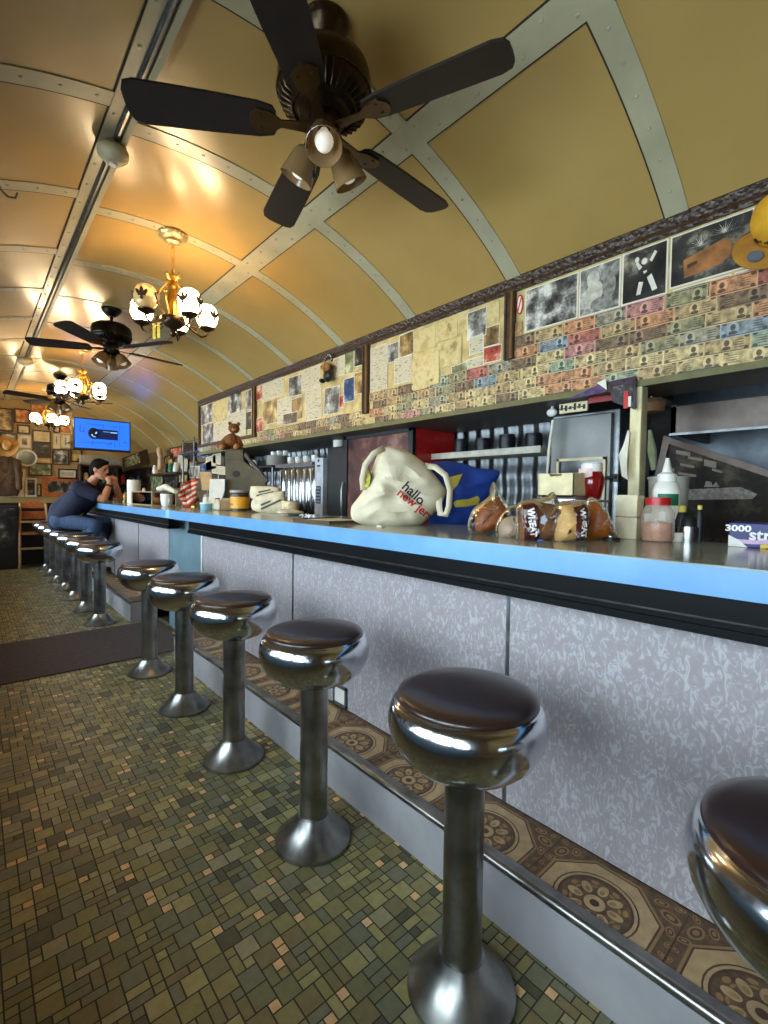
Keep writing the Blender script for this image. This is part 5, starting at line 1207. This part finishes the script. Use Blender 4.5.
for s in (-w, w): mb.tube([(-.12, s, h), (0, s, h), (.12, s, h)], .006, 6)
for u in (-.12, .12): mb.tube([(u, -w, h), (u, 0, h), (u, w, h)], .006, 6)
mb.box(-.125, .125, -w, w, 0, .012); mb.build('rim', mat('rim_tan', (176, 150, 110), .4), cdd, world=False)
mb = MB(); mb.box(-.118, -.114, -w, w, .012, h); mb.box(.114, .118, -w, w, .012, h); mb.box(-.118, .118, -w, -w+.004, .012, h); mb.build('pane', clear, cdd, world=False)
mb = MB(); 
for k in range(5): mb.ball((0, -w+.12+k*(2*w-.24)/4, .05), (.07, .08, .038), 12, 8)
mb.build('pastries', crust, cdd, world=False)
q = at(172, 503, X=1.55); t = mug('white mug on the rounded end of the far counter', 1.5, q.y, Z, .06, .13)
mb = MB(); p0, p1, p2 = at(159, 489, X=1.58), at(166, 487, X=1.56), at(176, 492, X=1.5); mb.tube([p0, p1, p2], [.03, .034, .02], 10); tag(mb.build('rolled_cloth', mat('offwhite_cloth', (214, 204, 184), .85)), 'off-white rolled cloth lying over the pastry box and mug', 'cloth')
for lab, px, h, r, m in (('tall pale bottle on the far counter by the man’s elbow', 118, .2, .035, cream), ('small glass shaker on the far counter by the man’s elbow', 122, .12, .03, white), ('yellow condiment bottle behind the shaker on the far counter', 126, .17, .032, mat('mustard_bottle', (206, 176, 60), .4))):
    q = at(px, 502, X=1.6); bottle('condiment_bottle', lab.replace('’', ' ').replace('man s', 'seated man'), 'bottle', 1.6+.02*(px % 3), q.y, [(0, 0), (r, 0), (r, h*.65), (r*.5, h*.82), (0, h*.82)], m, blackm, [(0, h*.8), (r*.55, h*.8), (r*.4, h), (0, h)])
q = at(116, 502, X=1.45); mug('white cup on the far counter in front of the man', 1.45, q.y, Z, .045, .09)

# ------------------------------------------------------------------ cluttered right wall beyond the header
XW = XR
def wpx(x0, y0, x1, y1, X=XW):
    cx, cy = (x0+x1)/2, (y0+y1)/2
    return at(x1, cy, X=X).y, at(x0, cy, X=X).y, at(cx, y1, X=X).z, at(cx, y0, X=X).z
def framed(lab, y0, y1, z0, z1, kind, fm, n=(-1, 0, 0), at_=None, fw=.022, roll=0, cat='picture', mount=0, grp=None, scale=16, dep=.02):
    c = V(at_); w, h = abs(y1-y0)/2, abs(z1-z0)/2; t = thing('framed_picture', lab, cat, c, 0, grp); M = wallM((0, 0, 0), n, roll)
    mb = MB(); mb.prism(rect(-w, w, -h, h), -.006, .004, 0, M); mb.build('backing', paper if mount else aged, t, world=False)
    mb = MB(); q = fw+mount; mb.prism(rect(-w+q, w-q, -h+q, h-q), .004, .006, 0, M); mb.build('print', pic(kind, scale), t, world=False)
    mb = MB()
    for r_ in (rect(-w, -w+fw, -h, h), rect(w-fw, w, -h, h), rect(-w+fw, w-fw, -h, -h+fw), rect(-w+fw, w-fw, h-fw, h)): mb.prism(r_, -.006, dep, 0, M)
    mb.build('frame', fm, t, .002, world=False); return t
CW = 'pictures on the cluttered right wall'
for (x0, y0, x1, y1, k, fm, lab, r) in (
    (172, 447, 184, 458, 'red', wood, 'small dark red framed picture high on the cluttered right wall', 0), (184, 443, 197, 462, 'dark', wood, 'dark framed group photo near the blue paper on the right wall', -.05),
    (146, 472, 166, 492, 'green', wood, 'greenish framed picture low on the right wall behind the pastry box', .12), (165, 476, 180, 488, 'dark', blackm, 'black framed picture behind the white mug', 0),
    (186, 462, 199, 474, 'bw', midwood, 'grey framed picture above the striped flag', 0), (199, 462, 212, 474, 'blue', blackm, 'navy framed print right of the blue paper', 0),
    (180, 474, 190, 483, 'sepia', wood, 'small sepia framed picture just above the striped flag', 0), (166, 455, 175, 468, 'sepia', wood, 'small brown framed picture left of the white note', .1)):
    a, c, z0, z1 = wpx(x0, y0, x1, y1); framed(lab, a, c, z0, z1, k, fm, at_=(XW-.02, (a+c)/2, (z0+z1)/2), roll=r, grp=CW)
a, c, z0, z1 = wpx(175, 456, 185, 469, XW-.1); t, M, w, h = photo('white note pinned at a tilt on the cluttered right wall', a, c, z0, z1, 'sheet', x=XW-.06, name='pinned_paper', cat='paper', roll=.25, group='papers on the right wall')
a, c, z0, z1 = wpx(198, 441, 205, 457, 2.35); mb = MB(); mb.prism(rect(-(c-a)/2, (c-a)/2, -(z1-z0)/2, (z1-z0)/2), -.002, .002, 0, wallM((2.35, (a+c)/2, (z0+z1)/2), (-1, 0, 0), -.15)); tag(mb.build('blue_paper', mat('periwinkle_paper', (128, 144, 226), .5)), 'bright periwinkle blue paper hanging left of the far collage', 'paper')
for (x0, y0, x1, y1, m, lab) in ((206, 456, 216, 470, 'sheet', 'small white card left of the olive cabinet'), (213, 448, 221, 464, 'sheet', 'narrow white card pinned beside the bear'), (211, 466, 226, 474, 'sheet', 'pale strip card beside the olive cabinet'), (203, 462, 212, 476, 'blue', 'dark blue card left of the olive cabinet'), (190, 466, 200, 478, 'bw', 'grey card behind the striped flag')):
    a, c, z0, z1 = wpx(x0, y0, x1, y1, 2.3); photo(lab, a, c, z0, z1, m, x=2.3, name='pinned_paper', cat='card', group='cards near the olive cabinet', roll=random.uniform(-.2, .2))
# rack that carries those cards
mb = MB()
for y in (6.1, 6.6, 7.05):
    mb.tube([(2.32, y, Z+.0), (2.32, y, 1.5), (2.32, y, 2.02)], .012, 8)
mb.box(2.25, 2.4, 6.05, 7.1, 1.80, 1.815)
for z in (1.3, 1.55, 1.75, 1.98): mb.tube([(2.32, 6.05, z), (2.32, 6.6, z), (2.32, 7.1, z)], .008, 6)
for y in (6.1, 7.05): mb.tube([(2.32, y, 0), (2.32, y, .6), (2.32, y, 1.2)], .012, 8)
tag(mb.build('card_rack', dark_steel), 'dark metal rack that holds cards and papers left of the olive cabinet', 'rack')
# shelf, hand figure, tilted dark frame
a, c = at(183, 474, X=2.5).y, at(152, 474, X=2.5).y
mb = MB(); mb.box(2.4, XR, a, c, 1.545, 1.57); mb.box(2.4, 2.42, a, c, 1.57, 1.58); tag(mb.build('wall_shelf', wood, None, .003), 'narrow dark wood shelf on the cluttered right wall', 'shelf')
q = at(160, 466, X=2.48); t = thing('figurine', 'pale hand shaped figurine on the shelf of the right wall', 'figurine', (2.48, q.y, 1.57))
mb = MB(); mb.box(-.06, .06, -.07, .07, 0, .08); mb.build('base', tan, t, .004, world=False); mb = MB(); mb.limb((0, .0, .08), (0, -.02, .3), .04, .032); mb.limb((0, -.02, .3), (0, .03, .42), .04, .05); mb.limb((0, .05, .1), (0, .08, .26), .022, .018); mb.build('hand', mat('pale_pink_plastic', (206, 172, 140), .5), t, world=False)
for k, (px, m, lab) in enumerate(((155, porcelain, 'white jug on the dark wood shelf'), (166, wood, 'brown jar on the dark wood shelf'), (171, green, 'green bottle on the dark wood shelf'), (176, porcelain, 'white bowl on the dark wood shelf'))):
    q = at(px, 470, X=2.5); t = thing('shelf_vessel', lab + ' of the right wall', 'vessel', (2.5, q.y, 1.57)); r = .05; MB().lathe([(0, 0), (r*.7, 0), (r, .05), (r*.8, .12), (r*.6, .15), (r*.65, .17), (r*.5, .17), (0, .02)], 18).build('vessel_body', m, t)
a = [(122, 458), (147, 449), (150, 464), (123, 472)]; a = [(V(at(x, y, Y=9.3))) for x, y in a]
cx = sum(a, V())/4; t = thing('framed_picture', 'dark tilted shadow-box frame below the right corner of the television', 'picture', cx)
mb = MB(); mb.prism([(v.x-cx.x, v.z-cx.z) for v in a], -.03, .02, 0, wallM((0, 0, 0), (0, -1, 0))); mb.build('frame', wood, t, .004, world=False); mb = MB(); mb.prism([((v.x-cx.x)*.55-.06, (v.z-cx.z)*.66) for v in a], .02, .024, 0, wallM((0, 0, 0), (0, -1, 0))); mb.build('print', pic('green', 16), t, world=False)
mb = MB(); mb.box(cx.x-.01, cx.x+.01, 9.33, Y1, cx.z-.01, cx.z+.01); mb.build('bracket', dark_steel, t)
# back shelf unit under it
un = thing('back_shelf_unit', 'dark shelf unit against the far wall behind the seated man', 'shelf', (2.0, 9.85, 0))
mb = MB()
for z in (1.1, 1.42, 1.72): mb.box(1.45, 2.6, 9.7, 10.0, z-.02, z)
for x in (1.45, 2.02, 2.58): mb.box(x, x+.02, 9.72, 10.0, 0, 1.74)
mb.build('shelves', wood, un); mb = MB(); mb.box(1.45, 2.6, 9.98, 10.0, 0, 1.74); mb.build('back_board', dark_wall, un)
cols = [white, red, tan, green, blackm, cream, steel, navy]
CN = ['white', 'red', 'tan', 'green', 'black', 'cream', 'steel', 'navy']
for k in range(14):
    zz = (1.1, 1.42)[k // 7]; x = 1.55+.145*(k % 7); h = .14+.02*((k*5) % 4)
    bottle('shelf_bottle', '%s container, %s from the left on the %s shelf behind the seated man' % (CN[(k*3) % 8], ORD[k % 7], ('lower', 'upper')[k // 7]), 'bottle', x, 9.82, [(0, 0), (.04, 0), (.042, h*.7), (.02, h*.85), (0, h*.85)], cols[(k*3) % 8], blackm, [(0, h*.84), (.02, h*.84), (.018, h), (0, h)], z=zz, n=14, group='containers on the far shelf unit')

# ------------------------------------------------------------------ far picture wall
FW = 'pictures on the far wall'
gilt = mat('gilt_frame', (140, 100, 50), .4, .3)
def fwp(lab, x0, y0, x1, y1, k, fm, mount=0, fw=.022, lay=0, roll=0):
    a, c = at(x0, (y0+y1)/2, Y=Y1), at(x1, (y0+y1)/2, Y=Y1); zt, zb = at((x0+x1)/2, y0, Y=Y1).z, at((x0+x1)/2, y1, Y=Y1).z
    framed(lab, a.x, c.x, zb, zt, k, fm, (0, -1, 0), ((a.x+c.x)/2, Y1-.008-.016*lay, (zb+zt)/2), fw, roll, 'picture', mount, FW, 11)
for args in (
    ('large framed group print at the left edge of the far wall, top row', -8, 408, 13, 431, 'sepia', wood), ('orange abstract picture in the top row of the far wall', 14, 409, 30, 423.5, 'orange', wood),
    ('tan wooden plaque high on the far wall behind the far chandelier', 30, 404, 44, 415, 'orange', midwood), ('small yellow certificate below the orange picture', 17, 425, 30, 434, 'cream', wood),
    ('wide yellow certificate in the middle of the far wall', 32, 430.5, 51, 443, 'cream', wood), ('small sepia picture with pale mount above the round mirror', 18, 435, 31, 448, 'sepia', cream, .03),
    ('dark framed group photograph below the wide yellow certificate', 32, 443.5, 51, 458, 'dark', wood), ('grey family snapshot left of the television', 53, 434, 60, 449, 'bw', cream, .02),
    ('cream portrait directly left of the television', 61, 435, 70, 448, 'bw', cream, .03), ('dark framed photograph with a pale house below the portraits', 52, 449, 69, 465, 'bw', wood),
    ('brown landscape print in the middle of the far wall', 28, 463, 52, 476, 'green', wood), ('narrow tan print under the dark group photograph', 33, 458, 51, 463, 'cream', tan),
    ('white mounted horse print above the oak frame', 58, 469, 77, 479, 'sheet', blackm, .03), ('wide oak framed picture with dark centre behind the man', 42, 477, 76, 497, 'dark', orangewood, .0, .08),
    ('pale sketch in cream mount at the bottom left of the far wall', 8, 481, 24, 497, 'bw', cream, .04), ('black and white portrait at the bottom of the far wall', 25, 478, 37, 497, 'dark', paper, .01),
    ('small yellow card in the bottom row left of the oak frame', 36, 484, 41.5, 496, 'cream', wood), ('tan sketch above the bottom row near the jacket', 12, 469, 26, 481, 'sepia', cream, .02),
    ('grey oval portrait print left of the round mirror', 0, 433, 17, 442, 'bw', wood), ('small grey print right of the tan plaque', 46, 409, 56, 422, 'sepia', wood), ('orange poster left of the television top', 57, 412, 72, 434, 'orange', cream),
    ('dark print between the portraits and the shelf unit', 70, 449, 82, 462, 'sepia', wood), ('brown mounted print right of the small yellow certificate', 53, 424, 60, 433, 'cream', wood)):
    fwp(*args)
q = at(27, 458, Y=Y1-.04); r = .13; t = thing('round_mirror', 'round mirror with a white rim in the middle left of the far wall', 'mirror', (q.x, Y1-.05, q.z))
M = wallM((0, 0, 0), (0, -1, 0)); mb = MB(); mb.lathe([(0, -.01), (r, -.01), (r, .004), (0, .004)], 32, 0, M); mb.build('glass', mat('mirror_glass', (84, 88, 84), .15, .6), t, world=False); mb = MB(); mb.tube([tuple(M @ V((r*cos(2*pi*k/32), r*sin(2*pi*k/32), .004))) for k in range(32)], .014, 8, 0, True); mb.build('rim', white, t, world=False)
# hat and jacket
q = at(7, 447, Y=Y1-.2); t = thing('cowboy_hat', 'tan cowboy hat hung over a brown jacket at the left of the far wall', 'hat', (q.x, Y1-.2, q.z+.02))
M = Matrix.Rotation(R(72), 4, 'X'); felt = mat('tan_felt', (196, 148, 82), .8, var=.08)
mb = MB(); mb.lathe([(.085, -.0), (.08, .04), (.073, .075), (.056, .096), (.024, .09), (0, .083)], 28, 0, M, .85, 1.1); mb.build('crown', felt, t, world=False)
def br_(u, v): a = 2*pi*u; r = .08+.085*v; return M @ V((r*cos(a)*.9, r*sin(a)*1.1, .0+.06*v*v*cos(a)**2-.02*v*sin(a)**2))
mb = MB(); mb.grid(br_, 40, 6); mb.build('brim', felt, t, world=False, solid=.004); mb = MB(); mb.lathe([(.087, .002), (.085, .026)], 28, 0, M, .86, 1.11); mb.build('hat_band', wood, t, world=False, solid=.003)
q0 = at(7, 462, Y=Y1-.12); t = thing('hanging_jacket', 'brown jacket hanging below the cowboy hat', 'jacket', (q0.x, Y1-.14, q0.z))
jk = mat('brown_suede', (84, 60, 38), .9, var=.2, vs=12)
mb = MB(); o = [(-.14, .06), (-.19, -.05), (-.2, -.5), (-.12, -.56), (.08, -.56), (.15, -.5), (.15, -.05), (.1, .07), (0, .1)]; pillow(mb, o, .07, M_ := wallM((0, 0, 0), (0, -1, 0)), 0, .03, 7, 2, 8, .4); mb.build('coat_body', jk, t, world=False)
for s in (-1, 1): mb = MB(); mb.limb((s*.15-.02, -.03, 0), (s*.17-.02, -.05, -.42), .055, .045, 12); mb.build('sleeve', jk, t, world=False)
# dark booth panel, high chair
q0, q1 = at(-30, 502, Y=9.5), at(17, 502, Y=9.5)
t = thing('booth', 'dark booth with a black and white photo panel at the left below the pictures', 'booth', ((q0.x+q1.x)/2, 9.6, 0))
mb = MB(); mb.box(q0.x, q1.x, 9.5, 9.88, 0, 1.0); mb.build('bench_case', blackm, t, .006); mb = MB(); mb.box(q0.x+.05, q1.x-.03, 9.49, 9.5, .35, .97); mb.build('photo_panel', pic('dark', 9), t)
mb = MB(); mb.box(q0.x-.02, q1.x+.88, 9.9, 10.02, 1.0, 1.05); mb.box(q1.x+.02, q1.x+.88, 9.9, 10.02, 0, 1.0); tag(mb.build('wainscot_ledge', mat('black_brown_wood', (32, 22, 18), .45)), 'black brown panelling and ledge under the far pictures', 'panelling')
q = at(34, 548, Y=9.62); hc = thing('high_chair', 'wooden high chair with orange back standing before the dark panelling', 'chair', (q.x, 9.62, 0)); zt2 = at(34, 501, Y=9.62).z
bw_ = .17
for s in (-1, 1):
    mb = MB(); mb.tube([(s*.2, -.2, 0), (s*.19, -.1, zt2*.55), (s*bw_, .06, zt2-.04)], .018, 8); mb.build('front_leg', mat('pale_oak', (176, 136, 88), .5), hc, world=False)
    mb = MB(); mb.tube([(s*.2, .25, 0), (s*.2, .2, zt2*.5), (s*bw_, .1, zt2-.06)], .018, 8); mb.build('rear_leg', midwood, hc, world=False)
mb = MB(); o = [(-bw_, -.05), (bw_, -.05), (bw_, .02), (bw_*.5, .06), (0, .072), (-bw_*.5, .06), (-bw_, .02)]; mb.prism(o, -.012, .012, 0, wallM((0, .08, zt2-.07), (0, -1, 0))); mb.build('top_rail', orangewood, hc, world=False)
mb = MB(); mb.box(-bw_, bw_, .06, .09, zt2-.3, zt2-.17); mb.build('back_slat', orangewood, hc, world=False); mb = MB(); mb.box(-.19, .19, -.16, .16, zt2*.5, zt2*.5+.03); mb.build('seat', midwood, hc, world=False)
for f_, w_, y_ in ((.68, .19, -.13), (.28, .2, -.16)): mb = MB(); mb.box(-w_, w_, y_-.03, y_, zt2*f_, zt2*f_+.03); mb.build('front_bar', mat('pale_oak', (176, 136, 88), .5), hc, world=False)

# ------------------------------------------------------------------ television
ty = 8.2; c = [at(74, 417, Y=ty), at(131, 422, Y=ty), at(130, 452, Y=ty), at(73, 448, Y=ty)]; cx = sum(c, V())/4
w = (c[1].x-c[0].x)/2; h = (c[0].z-c[3].z)/2
tv = thing('television', 'wall television showing a blue screen with a dark car like drawing', 'television', (cx.x, ty, cx.z)); M = wallM((0, 0, 0), (0, -1, 0))
mb = MB(); mb.prism(rect(-w, w, -h-.02, h), -.045, 0, 0, M); mb.build('casing', blackm, tv, .004, world=False)
def glow(n_, c_, s_): return mat(n_, (8, 8, 8), .3, emit=c_, es=s_)
mb = MB(); mb.prism(rect(-w+.015, w-.015, -h+.012, h-.015), 0, .002, 0, M); sr = mb.build('screen', glow('screen_blue', (34, 104, 238), 1.15), tv, world=False)
mb = MB(); mb.prism(ell(-.12, .01, .075, .085, 22), .002, .003, 0, M); mb.prism(rect(-.12, .20, -.07, .08), .002, .003, 0, M); mb.build('dark_drawing', glow('screen_navy', (12, 34, 84), .6), sr, world=False)
mb = MB(); mb.prism(ell(-.12, .012, .055, .068, 20), .003, .0035, 0, M); mb.build('round_part', glow('screen_black', (6, 10, 24), .3), sr, world=False)
mb = MB()
for e in (ell(-.14, -.02, .01, .022, 8, rot=.5), ell(-.09, .02, .012, .02, 8, rot=-.5), ell(-.11, -.04, .02, .006, 8), rect(.10, .19, .035, .05), rect(0, .09, .045, .05)): mb.prism(e, .0035, .004, 0, M)
mb.build('pale_details', glow('screen_pale', (150, 190, 250), 1.0), sr, world=False)
mb = MB()
for e in (rect(-.3, -.04, -.135, -.128), rect(-.06, .12, -.125, -.118), rect(-.3, -.29, .02, .12), rect(-.29, -.24, .02, .028), rect(-.25, -.242, .02, .1), rect(-.14, -.133, -.16, -.10), rect(.04, .11, -.15, -.143), rect(.10, .108, -.15, -.10), rect(.22, .224, -.17, .17), rect(.15, .155, -.17, -.09), rect(.15, .2, -.095, -.09), rect(.28, .33, -.10, -.09), rect(-.22, .0, .14, .146), rect(.0, .006, .10, .16), rect(.12, .19, .13, .138)): mb.prism(e, .002, .003, 0, M)
mb.build('plan_lines', glow('screen_line', (20, 60, 150), .8), sr, world=False)
mb = MB(); mb.box(-.03, .03, .045, .12, -.1, .1); mb.tube([(0, .1, 0), (-.1, .8, 0), (-.2, Y1-ty, 0)], .02, 8); mb.build('mount_arm', dark_steel, tv, world=False)
mb = MB(); q0, q1 = at(80, 455, Y=9.6), at(120, 462, Y=9.6); mb.box(q0.x, q1.x, 9.55, 9.68, q1.z-.05, q0.z); tag(mb.build('white_valance', mat('grey_white_shelf', (150, 142, 128), .5)), 'pale grey board below the television on the far wall', 'board')

# ------------------------------------------------------------------ the man at the counter
fd = (rh); ld = V((-fd.y, fd.x, 0)); seat = V((SX-.02, FAR[3], 0)); ZS = .805
def B(f, l, z): return seat + fd*f + ld*l + V((0, 0, z))
man = thing('person', 'man in a navy t-shirt and jeans leaning on the far counter, hands to his mouth', 'person', (seat.x, seat.y, 0))
skin = mat('skin', (186, 128, 98), .5, var=.05); shirt_m = mat('navy_shirt', (20, 25, 50), .85, var=.08); jean = mat('blue_denim', (52, 70, 100), .85, var=.14, vs=30); hair_m = mat('black_hair', (12, 9, 8), .85, bump=.5, bs=150, spec=.15); shoe_m = mat('dark_shoe', (30, 26, 26), .5)
hips = B(-.02, 0, ZS+.10); chest = B(.22, 0, 1.18); neck = B(.33, 0, 1.37); head = B(.43, 0, 1.53)
elR, elL = B(.56, -.13, ZT+.05), B(.60, .15, ZT+.05); shR, shL = B(.28, -.19, 1.30), B(.28, .19, 1.30); wrR, wrL = B(.585, -.04, 1.36), B(.60, .06, 1.36)
kR, kL = B(.46, -.14, ZS+.03), B(.42, .17, ZS+.04); aR, aL = B(.30, -.12, .31), B(.27, .16, .30)
def finger(mb, pts, r=.0085): 
    for p, q in zip(pts, pts[1:]): mb.limb(p, q, r, r*.92, 8)
mb = MB()
mb.limb(hips, chest, .13, .14, 16); mb.limb(chest, neck, .13, .06, 14); mb.limb(neck, B(.39, 0, 1.44), .056, .052, 14)
T = Matrix.Translation(head) @ Matrix((fd, ld, up)).transposed().to_4x4() @ Matrix.Rotation(R(12), 4, 'Y')
mb.ball((0, 0, .02), (.098, .078, .108), 24, 16, 0, T); mb.ball((.035, 0, -.055), (.06, .055, .062), 18, 12, 0, T); mb.ball((.07, 0, -.095), (.026, .03, .02), 12, 8, 0, T)
mb.tube([T @ V(p) for p in ((.088, 0, .03), (.108, 0, -.005), (.102, 0, -.02))], [.010, .016, .013], 8); mb.ball((.1, .012, -.018), .01, 8, 6, 0, T); mb.ball((.1, -.012, -.018), .01, 8, 6, 0, T)
mb.ball((.086, 0, -.045), (.014, .026, .008), 10, 6, 0, T); mb.ball((.086, 0, -.06), (.013, .022, .008), 10, 6, 0, T); mb.ball((.08, .03, .035), (.018, .026, .008), 10, 6, 0, T); mb.ball((.08, -.03, .035), (.018, .026, .008), 10, 6, 0, T)
for s in (-1, 1): mb.ball((-.005, s*.08, .0), (.022, .010, .034), 12, 8, 0, T); mb.ball((-.004, s*.086, -.02), (.012, .008, .014), 10, 6, 0, T)
for sh, el, wr in ((shR, elR, wrR), (shL, elL, wrL)):
    mb.limb(chest.lerp(sh, .6), sh, .08, .068, 14); mb.limb(sh, el, .058, .046, 14); mb.limb(el, el.lerp(wr, .45), .046, .042, 14); mb.limb(el.lerp(wr, .45), wr, .042, .029, 14)
for wr, s in ((wrR, 1), (wrL, -1)):                           # palms and curled fingers clasped before the mouth
    pc = wr + V((0, 0, .05)) - fd*.01; side = ld*s
    mb.limb(wr, pc, .03, .034, 12); mb.ball(pc, (.036, .036, .04), 12, 8)
    for k, L in enumerate((.95, 1.05, 1.0, .8)):
        o = pc + V((0, 0, .032-.021*k)) - fd*.012
        finger(mb, [o, o + side*.032*L - fd*.022*L + V((0, 0, .008)), o + side*.055*L - fd*.006*L, o + side*.062*L + fd*.016*L - V((0, 0, .006))])
    o = pc - V((0, 0, .012)) - fd*.022; finger(mb, [o, o - fd*.028 + V((0, 0, .018)) + side*.01, o - fd*.034 + V((0, 0, .044)) + side*.016], .010)
for hp, k, a in ((B(0, -.09, ZS+.09), kR, aR), (B(0, .09, ZS+.09), kL, aL)):
    mb.limb(hp, k, .082, .058, 14); mb.limb(k, k.lerp(a, .4), .058, .056, 14); mb.limb(k.lerp(a, .4), a, .056, .036, 14); mb.limb(a, a + fd*.14 - V((0, 0, .045)), .038, .03, 12)
def skin_up(mb, name, m, vox, parent, sm=4):
    o = mb.build(name, m, parent); md = o.modifiers.new('Remesh', 'REMESH'); md.mode = 'VOXEL'; md.voxel_size = vox; md.use_smooth_shade = True
    ms = o.modifiers.new('Smooth', 'SMOOTH'); ms.iterations = sm; ms.factor = .5; return o
skin_up(mb, 'body', skin, .006, man, 2)
mb = MB(); mb.limb(B(-.04, 0, ZS+.07), B(-.02, 0, ZS+.2), .165, .16, 18); mb.limb(B(-.02, 0, ZS+.2), chest, .16, .168, 18); mb.limb(chest, B(.30, 0, 1.33), .165, .082, 16)
for s in (-1, 1): mb.limb(B(.0, s*.07, ZS+.12), chest + ld*s*.06, .125, .14, 16)
for sh, el in ((shR, elR), (shL, elL)): mb.limb(chest.lerp(sh, .5), sh, .11, .086, 14); mb.limb(sh, sh.lerp(el, .66), .082, .074, 14)
skin_up(mb, 'shirt', shirt_m, .012, man)
mb = MB()
for hp, k, a in ((B(0, -.09, ZS+.085), kR, aR), (B(0, .09, ZS+.085), kL, aL)):
    mb.limb(B(-.05, 0, ZS+.09), hp, .14, .12, 14); mb.limb(hp, k, .105, .078, 14); mb.limb(k, a, .076, .06, 14)
skin_up(mb, 'jeans', jean, .012, man)
mb = MB(); mb.ball((-.012, 0, .038), (.102, .086, .104), 24, 16, 0, T)
mb.ball((-.05, 0, -.01), (.062, .08, .09), 18, 12, 0, T); mb.ball((.05, 0, .105), (.045, .06, .028), 14, 10, 0, T)
for s in (-1, 1): mb.ball((.0, s*.076, .03), (.022, .012, .04), 10, 8, 0, T)
o = skin_up(mb, 'hair', hair_m, .008, man)
bx_ = bpy.data.objects.new('cutter', None); bpy.data.objects.remove(bx_)
for a in (aR, aL):
    mb = MB(); mb.limb(a - V((0, 0, .05)) - fd*.03, a + fd*.17 - V((0, 0, .055)), .042, .034, 12); skin_up(mb, 'shoe', shoe_m, .008, man)
for s in (-1, 1):
    mb = MB(); mb.ball((.082, s*.03, .018), (.012, .013, .009), 12, 8, 0, T); mb.build('eye', mat('dark_eye', (40, 28, 22), .2), man)
mb = MB(); w_ = elR.lerp(wrR, .82); M = orient(w_, wrR-elR); mb.lathe([(.038, -.012), (.040, 0), (.038, .012), (.034, .012), (.034, -.012), (.038, -.012)], 22, 0, M); mb.build('wristwatch', blackm, man)

# ------------------------------------------------------------------ light
W = bpy.data.worlds.new('world'); SC.world = W; W.use_nodes = True
bg = W.node_tree.nodes['Background']; bg.inputs[0].default_value = (.78, .89, 1, 1); bg.inputs[1].default_value = DAY
for nm, loc, e in (('chandelier_glow', (FX+.035, 3.0, VA-.42), GL), ('chandelier_glow', (FX+.03, 6.0, VA-.42), GL), ('chandelier_glow', (FX+.02, 8.85, VA-.42), GL)): pass
SC.view_settings.view_transform = 'Standard'; SC.view_settings.look = 'None'; SC.view_settings.gamma = 1; SC.view_settings.use_curve_mapping = False
SC.view_settings.exposure = EXPO
SC.cycles.max_bounces = 10; SC.cycles.diffuse_bounces = 5; SC.cycles.glossy_bounces = 5; SC.cycles.transparent_max_bounces = 12
SC.cycles.sample_clamp_indirect = 6; SC.cycles.caustics_reflective = False; SC.cycles.caustics_refractive = False
SC.cycles.use_denoising = True
